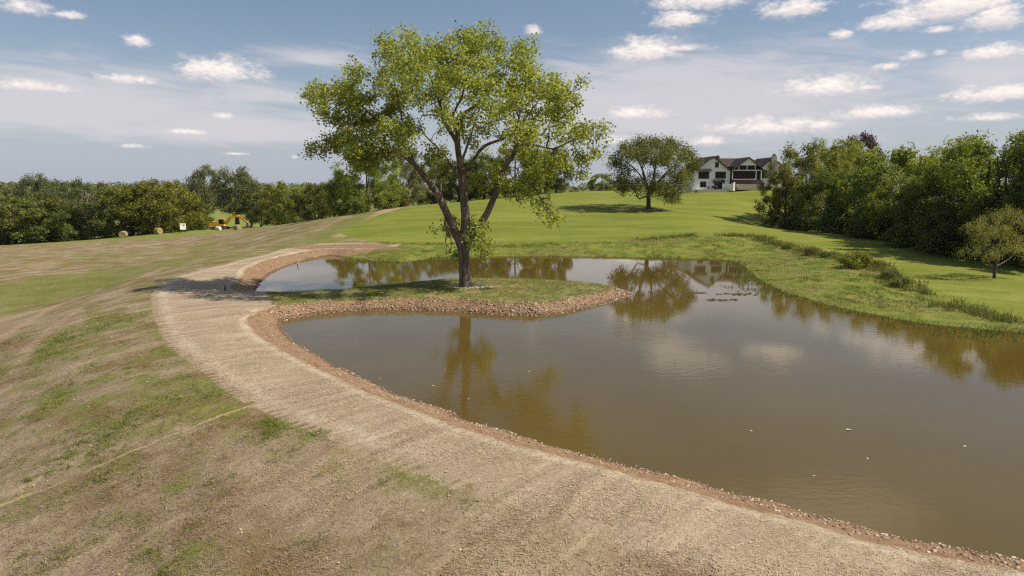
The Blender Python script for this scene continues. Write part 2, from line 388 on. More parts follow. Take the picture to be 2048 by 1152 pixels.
# fields: how green
GR = 0.46 + 0.0 * x_ + 0.07 * sm(-x_, 5, 14) * sm(-y_, -34, -22)
for bl in [(150,570,190,26,.55,-1.9),(60,590,150,30,.5,-1.9),(20,625,80,16,.35,-1.8),(430,525,90,14,.25,-2.1),(320,560,60,16,.2,-1.8),(230,690,70,40,.14,-.6),(120,730,60,60,.14,-1),
           (590,850,70,18,.5,.4),(640,868,40,12,.5,.5),(520,825,40,10,.35,.3),(860,960,110,24,.28,.4),(940,1010,120,30,.18,.3),(700,930,60,20,.2,.3),(110,840,50,30,.28,-.8),(250,880,90,40,.14,-.4),(440,670,40,30,.16,.2),(330,740,50,30,.12,-.1),(300,1110,70,40,.18,-.2),(1000,1120,200,30,.14,.4),
           (720,450,90,20,.55,1.2),(660,470,40,12,.35,1),(30,760,50,60,.2,-1.2),(100,700,160,80,.13,-1),(220,518,330,24,.16,-3),(150,900,160,60,.06,-.5)]:
    GR += bl[4] * blob(Q, bl[0], bl[1], bl[2], bl[3], bl[5])
ST_ = np.zeros(len(Q))
for pts, z, w, a in [([(0,548),(150,535),(330,520)],-2.1,1.6,.8),([(150,503),(250,492),(420,478)],-3,3.0,.8),([(560,475),(620,468),(700,452)],.5,4,.5),([(0,520),(200,508)],-3,2.,.4),
                     ([(0,690),(120,630),(250,585),(330,556)],-1.3,1.0,.75),([(20,800),(60,720),(160,650)],-1,.9,.6),([(0,650),(100,640)],-1.6,2.2,.8),([(690,450),(790,428),(868,406)],2.2,3.2,1.0)]:
    ST_ = np.maximum(ST_, a * near(Q, WP(pts, z), w))
GR = GR - 0.5 * ST_
hayfield = np.where((y_ > 128) & (x_ < 10), sm(y_ + 0.30 * (x_ + 60), 126, 140), 0) * (1 - LAWN)
GR = np.maximum(GR, 0.95 * hayfield)
GR = np.where(rad_far := (np.hypot(x_, y_) > 260), 0.9, GR)
# along / across the dam crest, for the straw blankets laid across it
def along(Q):
    out = np.zeros(len(Q)); acc = np.concatenate([[0], np.cumsum(np.linalg.norm(np.diff(CO, axis=0), axis=1))])
    for i in range(0, len(Q), 40000):
        dd, tt = seg_dist(Q[i:i + 40000], CO[:-1], CO[1:]); w = 1 / (dd + 0.3) ** 4
        s_ = acc[:-1][None] + tt * np.diff(acc)[None]
        out[i:i + 40000] = (w * s_).sum(1) / w.sum(1)
    return out
ALONG = along(Q); ACROSS = np.where(inpath, -dco, dco)
tb = P(930, 575, 0.55)
SAND = np.exp(-((x_ - tb[0] - 0.3) / 2.0) ** 2 - ((y_ - tb[1] - .1) / 0.9) ** 2) + 0.5 * np.exp(-((x_ - 4.6) / 2.4) ** 2 - ((y_ - 42.2) / 2.0) ** 2)
WET = np.where(on_dam, 1 - sm(DS, 0.05, 0.55), 0.0)
EDGE = np.where(np.isin(KC, (DAM, COVE)) & (DS < 6) & (PEN_M < .3), np.clip(1 - np.abs(BM + 0.03) / 0.085, 0, 1), 0.0)
EDGE = np.maximum(EDGE, 0.62 * np.exp(-((np.where(inpath, dco, -dco) - 0.45) / 0.45) ** 2) * (y_ > 15) * (y_ < 72))
ATT = dict(edge=EDGE, wet=WET, lawn=LAWN, bank=BANK, path=PATH, marsh=MARSHM, green=GR, pale=ST_, pen=PEN_M, mat_s=ALONG, mat_t=ACROSS, sand=SAND, hay=hayfield)

def ground_material():
    m, N, b, out = new_mat('ground')
    pos = N.n('ShaderNodeNewGeometry').outputs['Position']
    A = {k: N.attr(k) for k in ATT}
    nL = N.noise(pos, 0.12, 4.0); nM = N.noise(pos, 0.7, 4.0, 0.6); nS = N.noise(pos, 4.0, 4.0, 0.65); nF = N.noise(pos, 22.0, 3.0, 0.7)
    nX = N.noise(pos, 75.0, 2.0, 0.7)
    cst = N.n('ShaderNodeCombineXYZ'); N.put(cst.inputs[0], A['mat_s']); N.put(cst.inputs[1], A['mat_t'])
    fib = N.noise(N.vmul(cst.outputs[0], (9.0, 0.8, 1.0)), 1.0, 4.0, 0.65)        # fibres and wheel marks run across the dam
    fib2 = N.mix(N.ss(A['mat_t'], 6.0, 14.0), N.noise(N.vmul(cst.outputs[0], (2.2, 0.22, 1.0)), 1.0, 4.0, 0.6), N.noise(pos, 0.5, 4.0, 0.6))
    def jit(v, amt): return N.m('ADD', v, N.m('ADD', N.m('MULTIPLY', N.m('SUBTRACT', nM, 0.5), amt), N.m('MULTIPLY', N.m('SUBTRACT', nS, 0.5), amt)))
    # dry straw litter
    straw = N.mix(N.ss(fib2, 0.3, 0.7), (0.245, 0.190, 0.138), (0.42, 0.345, 0.25))
    straw = N.mix(N.m('MULTIPLY', N.ss(nM, 0.40, 0.68), 0.8), straw, (0.31, 0.235, 0.165))
    straw = N.mix(N.m('MULTIPLY', N.ss(fib, 0.52, 0.75), 0.45), straw, (0.50, 0.41, 0.27))
    straw = N.mix(N.m('MULTIPLY', N.ss(nF, 0.52, 0.68), 0.65), straw, (0.12, 0.088, 0.06))
    straw = N.mix(N.m('MULTIPLY', N.ss(nX, 0.58, 0.75), 0.5), straw, (0.52, 0.42, 0.29))
    # grass
    gcol = N.mix(N.ss(nS, 0.3, 0.7), (0.085, 0.112, 0.018), (0.175, 0.20, 0.036))
    gcol = N.mix(N.m('MULTIPLY', N.ss(nF, 0.5, 0.75), 0.5), gcol, (0.05, 0.07, 0.014))
    # bare soil
    soil = N.mix(N.ss(nS, 0.35, 0.7), (0.20, 0.125, 0.072), (0.29, 0.20, 0.13))
    soil = N.mix(N.m('MULTIPLY', N.ss(nF, 0.55, 0.75), 0.6), soil, (0.13, 0.062, 0.03))
    # rough field: straw, soil and green mixed by patches
    brown = N.mix(N.ss(N.noise(pos, 0.33, 5.0, 0.65), 0.42, 0.62), N.mix(0.4, straw, (0.20, 0.152, 0.085)), (0.172, 0.118, 0.058))
    brown = N.mix(N.m('MULTIPLY', N.ss(N.noise(N.vmul(cst.outputs[0], (0.8, 0.16, 1.0)), 1.0, 5.0, 0.65), 0.52, 0.68), N.ss(A['mat_t'], 16.0, 9.0, 0.0, 0.7)), brown, (0.40, 0.325, 0.215))
    gm = N.m('ADD', A['green'], N.m('ADD', N.m('MULTIPLY', N.m('SUBTRACT', nM, 0.5), 2.3), N.m('ADD', N.m('MULTIPLY', N.m('SUBTRACT', nS, 0.5), 1.1), N.m('MULTIPLY', N.m('SUBTRACT', nL, 0.5), 1.3))))
    field = N.mix(N.m('MULTIPLY', N.ss(gm, 0.38, 0.90), 0.72), brown, gcol)
    field = N.mix(N.m('MULTIPLY', N.ss(jit(A['pale'], 0.9), 0.35, 0.80), 0.65), field, (0.36, 0.27, 0.17))
    field = N.mix(N.m('MULTIPLY', A['hay'], 0.75), field, (0.185, 0.215, 0.045))
    # seams between blankets
    seam = N.m('ABSOLUTE', N.m('SUBTRACT', N.m('FRACT', N.m('DIVIDE', N.m('ADD', A['mat_s'], N.m('MULTIPLY', N.m('SUBTRACT', nM, 0.5), 0.5)), 2.35)), 0.5))
    wn = N.n('ShaderNodeTexWhiteNoise', noise_dimensions='1D'); N.put(wn.inputs['W'], N.m('FLOOR', N.m('DIVIDE', A['mat_s'], 2.35)))
    seam = N.m('MULTIPLY', N.m('MULTIPLY', N.ss(seam, 0.034, 0.008), N.m('GREATER_THAN', wn.outputs['Value'], 0.62)), N.m('MULTIPLY', N.ss(A['mat_t'], 9.0, 5.5), N.ss(N.m('ADD', nM, N.m('MULTIPLY', fib2, 0.4)), 0.55, 0.75)))
    field = N.mix(N.m('MULTIPLY', seam, 0.7), field, (0.47, 0.36, 0.23))
    c = N.mix(N.ss(jit(A['path'], 0.5), 0.38, 0.66), field, straw)
    c = N.mix(N.m('MULTIPLY', N.ss(jit(A['pen'], 0.3), 0.4, 0.7), 1.0), c, N.mix(N.ss(N.m('ADD', nS, N.m('MULTIPLY', nM, 0.7)), 0.72, 1.02), (0.115, 0.135, 0.028), (0.27, 0.22, 0.11)))
    c = N.mix(N.ss(jit(A['sand'], 0.4), 0.35, 0.8), c, (0.48, 0.40, 0.29))
    mar = N.mix(N.ss(nM, 0.38, 0.62), (0.11, 0.15, 0.022), (0.19, 0.195, 0.04))
    mar = N.mix(N.m('MULTIPLY', N.ss(nL, 0.5, 0.62), 0.5), mar, (0.17, 0.13, 0.055))
    c = N.mix(N.ss(jit(A['marsh'], 0.2), 0.35, 0.6), c, mar)
    # mown lawn: faint stripes of growth, drier patches
    ln = N.noise(N.vmul(pos, (0.10, 0.42, 0.3)), 1.0, 5.0, 0.6)
    lawn = N.mix(N.ss(ln, 0.3, 0.7), (0.122, 0.152, 0.020), (0.205, 0.217, 0.036))
    lawn = N.mix(N.m('MULTIPLY', N.ss(N.noise(pos, 0.05, 4.0), 0.48, 0.66), 0.5), lawn, (0.235, 0.235, 0.05))
    lawn = N.mix(N.m('MULTIPLY', N.ss(nS, 0.45, 0.7), 0.25), lawn, (0.075, 0.12, 0.012))
    mow = N.n('ShaderNodeTexWave', wave_type='BANDS', bands_direction='DIAGONAL'); N.put(mow.inputs['Vector'], N.vmul(pos, (0.35, 1.0, 0.0))); mow.inputs['Scale'].default_value = 0.42; mow.inputs['Distortion'].default_value = 2.5; mow.inputs['Detail'].default_value = 2.0; mow.inputs['Detail Scale'].default_value = 0.5
    lawn = N.mix(N.m('MULTIPLY', mow.outputs['Fac'], 0.30), lawn, (0.105, 0.150, 0.018))
    lawn = N.mix(N.m('MULTIPLY', N.ss(N.noise(pos, 0.22, 5.0, 0.65), 0.52, 0.72), 0.45), lawn, (0.25, 0.235, 0.07))
    c = N.mix(N.ss(jit(A['lawn'], 0.25), 0.4, 0.6), c, lawn)
    soil = N.mix(N.m('MULTIPLY', N.ss(jit(A['wet'], 0.9), 0.45, 0.9), 0.75), soil, (0.085, 0.052, 0.030))
    c = N.mix(N.ss(jit(A['bank'], 0.5), 0.40, 0.60), c, soil)
    c = N.mix(N.m('MULTIPLY', N.ss(jit(A['edge'], 1.1), 0.30, 0.9), 0.65), c, (0.47, 0.42, 0.33))
    N.put(b.inputs['Base Color'], c); b.inputs['Roughness'].default_value = 0.95; b.inputs['Specular IOR Level'].default_value = 0.12
    bh = N.m('ADD', N.m('MULTIPLY', nS, 0.5), N.m('ADD', N.m('MULTIPLY', nF, 0.25), N.m('MULTIPLY', nX, 0.08)))
    bp = N.n('ShaderNodeBump'); bp.inputs['Strength'].default_value = 0.8; bp.inputs['Distance'].default_value = 0.12
    N.put(bp.inputs['Height'], bh); N.put(b.inputs['Normal'], bp.outputs[0])
    return m
GROUND_MAT = ground_material()

# ---- the sheet of ground, cut along its natural regions (no overlap)
ii = np.arange(nx * ny).reshape(ny, nx)
quads = np.stack([ii[:-1, :-1], ii[:-1, 1:], ii[1:, 1:], ii[1:, :-1]], -1).reshape(-1, 4)
def fm(a): return a[quads].mean(1)
fl, fb, fp, fpen, fms, fds = fm(LAWN), fm(BANK), fm(PATH), fm(PEN_M), fm(MARSHM), fm(DS)
reg = np.zeros(len(quads), int)                       # field
reg[fms > 0.5] = 5; reg[fl > 0.5] = 1; reg[fp > 0.5] = 2; reg[fpen > 0.5] = 4
reg[(fb > 0.5) & (fds > -0.2)] = 3; reg[fds <= -0.2] = 6
V3 = np.stack([Q[:, 0], Q[:, 1], Z], 1)
for rid, nm in enumerate(['ground', 'lawn', 'path', 'bank', 'peninsula', 'shore', 'pond_bed']):
    fq = quads[reg == rid]; used = np.unique(fq); mp = np.full(len(V3), -1); mp[used] = np.arange(len(used))
    me = mesh_np(nm, V3[used], mp[fq], GROUND_MAT, {k: v[used] for k, v in ATT.items()}, smooth=True)
    o = obj(nm, me); o['kind'] = 'structure'

# ------------------------------------------------------------------ pond water
def water_material():
    m, N, b, out = new_mat('pond_water')
    pos = N.n('ShaderNodeNewGeometry').outputs['Position']
    n = N.noise(pos, 0.15, 3.0)
    N.put(b.inputs['Base Color'], N.mix(N.ss(n, 0.3, 0.7), (0.090, 0.062, 0.013), (0.103, 0.072, 0.017)))
    b.inputs['Roughness'].default_value = 0.02; b.inputs['IOR'].default_value = 1.333
    b.inputs['Specular IOR Level'].default_value = 0.5
    w1 = N.noise(N.vmul(pos, (1.0, 1.9, 1.0)), 2.6, 3.0, 0.55, 0.4); w2 = N.noise(pos, 0.5, 2.0)
    patch = N.ss(N.noise(pos, 0.09, 3.0, 0.5, 0.5), 0.40, 0.62, 0.25, 1.0)
    sy = N.n('ShaderNodeSeparateXYZ'); N.put(sy.inputs[0], pos)
    open_w = N.m('ADD', 0.10, N.m('MULTIPLY', N.ss(sy.outputs[1], 44.0, 27.0, 0.0, 0.9), N.ss(N.m('ADD', sy.outputs[0], N.m('MULTIPLY', sy.outputs[1], 0.15)), 17.0, 9.0, 0.12, 1.0)))      # the open dam side is ruffled, the far side lies calm
    hgt = N.m('MULTIPLY', N.m('ADD', w1, N.m('MULTIPLY', w2, 0.6)), N.m('MULTIPLY', patch, open_w))
    bp = N.n('ShaderNodeBump'); bp.inputs['Strength'].default_value = 0.48; bp.inputs['Distance'].default_value = 0.020
    N.put(bp.inputs['Height'], hgt); N.put(b.inputs['Normal'], bp.outputs[0])
    return m
WATER = water_material()
def pond():
    import bmesh
    bm = bmesh.new()
    # a little wider than the shore line; the banks cut it
    pts = SHA.copy(); nxt = np.roll(pts, -1, 0); prv = np.roll(pts, 1, 0)
    t = nxt - prv; t /= np.linalg.norm(t, axis=1)[:, None]
    area = 0.5 * np.sum(pts[:, 0] * nxt[:, 1] - nxt[:, 0] * pts[:, 1])
    nrm = np.stack([t[:, 1], -t[:, 0]], 1) * (1 if area > 0 else -1)
    pts = pts + nrm * 0.35
    vs = [bm.verts.new((a, b_, 0.0)) for a, b_ in pts]
    f = bm.faces.new(vs); bmesh.ops.triangulate(bm, faces=[f])
    bmesh.ops.recalc_face_normals(bm, faces=bm.faces)
    for f in bm.faces:
        if f.normal.z < 0: f.normal_flip()
    me = bpy.data.meshes.new('pond_water'); bm.to_mesh(me); bm.free(); me.materials.append(WATER)
    o = obj('pond_water', me); o['kind'] = 'structure'
pond()
#@@TREES
# ------------------------------------------------------------------ vegetation materials
def leaf_mat(name, dark, light, trans=0.32, spread=0.5, odd=None):
    m, N, b, out = new_mat(name)
    t = N.attr('tint'); rnd = N.n('ShaderNodeObjectInfo').outputs['Random']
    c = N.mix(t, dark, light)
    if odd: c = N.mix(N.ss(t, 0.90, 0.97, 0.0, 0.8), c, odd)
    hs = N.n('ShaderNodeHueSaturation'); N.put(hs.inputs['Color'], c)
    N.put(hs.inputs['Hue'], N.m('ADD', 0.480, N.m('MULTIPLY', rnd, 0.04)))
    N.put(hs.inputs['Value'], N.m('ADD', 1 - spread * .42, N.m('MULTIPLY', N.m('FRACT', N.m('MULTIPLY', rnd, 7.3)), spread)))
    c = hs.outputs[0]
    N.put(b.inputs['Base Color'], c); b.inputs['Roughness'].default_value = 0.55; b.inputs['Specular IOR Level'].default_value = 0.35
    tr = N.n('ShaderNodeBsdfTranslucent'); N.put(tr.inputs[0], N.mix(1.0, c, (1.25, 1.15, 0.55), 'MULTIPLY'))
    mx = N.n('ShaderNodeMixShader'); mx.inputs[0].default_value = trans
    m.node_tree.links.new(b.outputs[0], mx.inputs[1]); m.node_tree.links.new(tr.outputs[0], mx.inputs[2])
    m.node_tree.links.new(mx.outputs[0], out.inputs[0])
    return m
def bark_mat(name, a, b_, scale=6.0):
    m, N, b, out = new_mat(name)
    pos = N.n('ShaderNodeTexCoord').outputs['Object']
    n = N.noise(N.vmul(pos, (1, 1, 0.22)), scale, 5.0, 0.65); n2 = N.noise(pos, 1.1, 3.0)
    c = N.mix(N.ss(n, 0.35, 0.68), a, b_); c = N.mix(N.m('MULTIPLY', N.ss(n2, 0.45, 0.7), 0.35), c, tuple(x * 1.5 for x in b_))
    N.put(b.inputs['Base Color'], c); b.inputs['Roughness'].default_value = 0.9
    bp = N.n('ShaderNodeBump'); bp.inputs['Strength'].default_value = 1.0; bp.inputs['Distance'].default_value = 0.05
    N.put(bp.inputs['Height'], n); N.put(b.inputs['Normal'], bp.outputs[0])
    return m
LEAF = {
 'hero':   leaf_mat('cottonwood_leaf', (0.168, 0.212, 0.038), (0.475, 0.51, 0.118), 0.5, 0.0, (0.50, 0.38, 0.07)),
 'lone':   leaf_mat('lone_tree_leaf', (0.074, 0.105, 0.020), (0.20, 0.228, 0.044), 0.36, 0.0),
 'willow': leaf_mat('willow_leaf', (0.15, 0.168, 0.045), (0.39, 0.39, 0.12), 0.42, 0.0),
 'dark':   leaf_mat('dark_leaf', (0.060, 0.084, 0.017), (0.190, 0.208, 0.038), 0.36),
 'mid':    leaf_mat('mid_leaf', (0.080, 0.118, 0.020), (0.245, 0.285, 0.047), 0.4),
 'fresh':  leaf_mat('fresh_leaf', (0.105, 0.150, 0.020), (0.34, 0.37, 0.055), 0.43),
 'yellow': leaf_mat('yellow_leaf', (0.085, 0.108, 0.015), (0.26, 0.272, 0.036), 0.38),
 'grey':   leaf_mat('grey_green_leaf', (0.080, 0.10, 0.036), (0.215, 0.232, 0.085), 0.34),
 'purple': leaf_mat('purple_leaf', (0.040, 0.022, 0.025), (0.125, 0.062, 0.065), 0.28),
 'weed':   leaf_mat('weed_leaf', (0.085, 0.10, 0.030), (0.24, 0.245, 0.075), 0.36),
}
BARK = bark_mat('bark', (0.055, 0.040, 0.030), (0.20, 0.155, 0.125))
BARK_DARK = bark_mat('dark_bark', (0.045, 0.034, 0.025), (0.13, 0.10, 0.075), 4.0)
BARK_GREY = bark_mat('grey_bark', (0.12, 0.10, 0.085), (0.24, 0.21, 0.18), 5.0)
BARK_PALE = bark_mat('dead_wood', (0.23, 0.19, 0.155), (0.50, 0.44, 0.37), 8.0)

# ------------------------------------------------------------------ tree building
def unit(v): return v / (np.linalg.norm(v, axis=-1, keepdims=True) + 1e-9)
def smooth_line(pts, step):
    """Catmull-Rom through the points, resampled; columns: x, y, z, radius"""
    p = np.asarray(pts, float); p = np.vstack([2 * p[0] - p[1], p, 2 * p[-1] - p[-2]]); o = []
    for i in range(1, len(p) - 2):
        n = max(2, int(np.linalg.norm(p[i + 1, :3] - p[i, :3]) / step)); t = np.linspace(0, 1, n, endpoint=False)[:, None]
        a, b, c, d = p[i - 1], p[i], p[i + 1], p[i + 2]
        o.append(0.5 * ((2 * b) + (-a + c) * t + (2 * a - 5 * b + 4 * c - d) * t ** 2 + (-a + 3 * b - 3 * c + d) * t ** 3))
    o.append(p[-2:-1]); return np.vstack(o)
def frustums(p0, p1, r0, r1, sides):
    n = len(p0); t = unit(p1 - p0); ref = np.where(np.abs(t[:, 2:3]) < 0.9, np.array([[0, 0, 1.0]]), np.array([[1.0, 0, 0]]))
    a = unit(np.cross(t, ref)); b = np.cross(t, a)
    an = np.arange(sides) * 2 * np.pi / sides; ca, sa = np.cos(an)[None, :, None], np.sin(an)[None, :, None]
    ring = a[:, None] * ca + b[:, None] * sa
    ov = (p1 - p0) * 0.06
    v = np.concatenate([(p0 - ov)[:, None] + ring * r0[:, None, None], (p1 + ov)[:, None] + ring * r1[:, None, None]], 1).reshape(-1, 3)
    k = np.arange(sides); k2 = (k + 1) % sides
    f = np.stack([k, k2, k2 + sides, k + sides], 1)[None] + (np.arange(n) * 2 * sides)[:, None, None]
    return v, f.reshape(-1, 4)
def tube_np(line, sides, rng, rough=0.0, oval=None):
    p, r = line[:, :3], line[:, 3]; n = len(p)
    t = unit(np.gradient(p, axis=0)); a = np.zeros((n, 3)); a[0] = unit(np.cross(t[0], [0.1, 1, 0.05]))
    for i in range(1, n): a[i] = unit(a[i - 1] - t[i] * np.dot(a[i - 1], t[i]))
    b = np.cross(t, a); an = np.arange(sides) * 2 * np.pi / sides
    rr = r[:, None] * (1 + rough * (rng.random((n, sides)) - 0.5))
    v = p[:, None] + a[:, None] * (np.cos(an)[None, :, None] * rr[..., None]) + b[:, None] * (np.sin(an)[None, :, None] * rr[..., None])
    k = np.arange(sides); k2 = (k + 1) % sides
    f = np.stack([k, k2, k2 + sides, k + sides], 1)[None] + (np.arange(n - 1) * sides)[:, None, None]
    return v.reshape(-1, 3), f.reshape(-1, 4)
def join(parts):
    V = []; Fs = []; b = 0
    for v, f in parts: V.append(v); Fs.append(f + b); b += len(v)
    return np.vstack(V), np.vstack(Fs)
def grow(rng, limbs, tips, step=0.4, rtip=0.006, expo=0.45, droop=0.0, sides=4):
    """limbs: list of (n,4) lines; tips: points that twigs must reach. Returns the wood mesh."""
    parts = []; pos = []; par = []; minr = []
    for L in limbs:
        L = np.array(L); L[:, 3] *= 0.83; ln = smooth_line(L, step); parts.append(tube_np(ln, 10 if ln[0, 3] > 0.12 else 6, rng, 0.10))
        base = len(pos)
        for i, q in enumerate(ln):
            pos.append(q[:3]); minr.append(q[3]); par.append(base + i - 1 if i else -1)
    nl = len(pos); cap = nl + len(tips) * 14 + 10
    PP = np.zeros((cap, 3)); PP[:nl] = pos; PA = np.full(cap, -1); PA[:nl] = par; n = nl
    d0 = np.array([((PP[:nl] - t) ** 2).sum(1).min() for t in tips]); tipnode = []
    for i in np.argsort(d0):
        t = tips[i]; dv = PP[:n] - t; d = np.sqrt((dv ** 2).sum(1)); d = d + 0.35 * np.maximum(0, dv[:, 2])
        j = int(d.argmin()); p0 = PP[j]; L = np.linalg.norm(t - p0); m = int(min(12, max(1, L / step)))
        side = rng.normal(size=3) * 0.10 * L; s = np.arange(1, m + 1)[:, None] / m
        line = p0 + (t - p0) * s + side * np.sin(np.pi * s) + np.array([0, 0, 1.0]) * (0.12 * L * np.sin(np.pi * s)) * (1 - droop)
        for q in line: PP[n] = q; PA[n] = j; j = n; n += 1
        tipnode.append(n - 1)
    cnt = np.zeros(n); cnt[tipnode] = 1
    for i in range(n - 1, -1, -1):
        if PA[i] >= 0: cnt[PA[i]] += cnt[i]
    rad = rtip * np.maximum(cnt, 1) ** expo
    e = np.arange(nl, n); p = PA[e]
    r1 = rad[e]; rp = np.where(p < nl, np.minimum(np.array(minr + [0] * 0)[np.minimum(p, nl - 1)] * 0.8, r1 * 1.3), rad[p])
    r0 = np.minimum(rp, r1 * 1.5 + 0.004)
    parts.append(frustums(PP[p], PP[e], r0, r1, sides))
    return join(parts)
def leaves(rng, tips, per, sigma, size, aspect=0.8, up=0.6, hang=0.0, flat=1.0):
    """leaf faces strewn about the twig tips"""
    n = len(tips) * per; c = np.repeat(tips, per, 0); tt = np.repeat(rng.random(len(tips)), per)
    off = rng.normal(size=(n, 3)) * sigma; off[:, 2] *= flat
    if hang: off[:, 2] -= np.abs(rng.normal(size=n)) * hang
    c = c + off
    nrm = unit(rng.normal(size=(n, 3)) + np.array([0, 0, up])); a = unit(np.cross(nrm, rng.normal(size=(n, 3))))
    if hang: a = unit(a * 0.5 + np.array([0, 0, -1.0])); nrm = unit(np.cross(a, rng.normal(size=(n, 3))))
    b = np.cross(nrm, a); s = size * (0.65 + 0.7 * rng.random(n))[:, None]
    v = np.stack([c - a * s * 0.5, c + b * s * 0.5 * aspect - a * s * 0.05, c + a * s * 0.5 + nrm * s * 0.08, c - b * s * 0.5 * aspect - a * s * 0.05], 1).reshape(-1, 3)
    f = np.arange(4 * n).reshape(-1, 4); tint = np.clip(0.45 * tt + 0.65 * rng.random(n) - 0.05, 0, 1)
    return v, f, np.repeat(tint, 4)
def ell_points(rng, c, r, n, shell=0.45):
    d = unit(rng.normal(size=(n, 3))); q = (shell + (1 - shell) * rng.random(n) ** 0.6)[:, None]
    return np.asarray(c) + d * q * np.asarray(r)
def make_tree_meshes(name, rng, limbs, tips, wood_kw, leaf_kw, bark, leaf):
    wv, wf = grow(rng, limbs, tips, **wood_kw)
    lv, lf, lt = leaves(rng, tips, **leaf_kw)
    return (mesh_np(name + '_trunk', wv, wf, bark, smooth=True), mesh_np(name + '_crown', lv, lf, leaf, {'tint': lt}))
def tree_object(name, label, cat, loc, meshes, rz=0.0, sc=1.0, leaf=None, group=None, tilt=0.0, sz=None):
    e = empty(name, loc, rz); e.scale = (sc, sc, sz or sc); e.rotation_euler[0] = tilt
    obj('trunk', meshes[0], e); c = obj('crown', meshes[1], e)
    if leaf:
        c.material_slots[0].link = 'OBJECT'; c.material_slots[0].material = leaf
    return tag(e, label, cat, group)

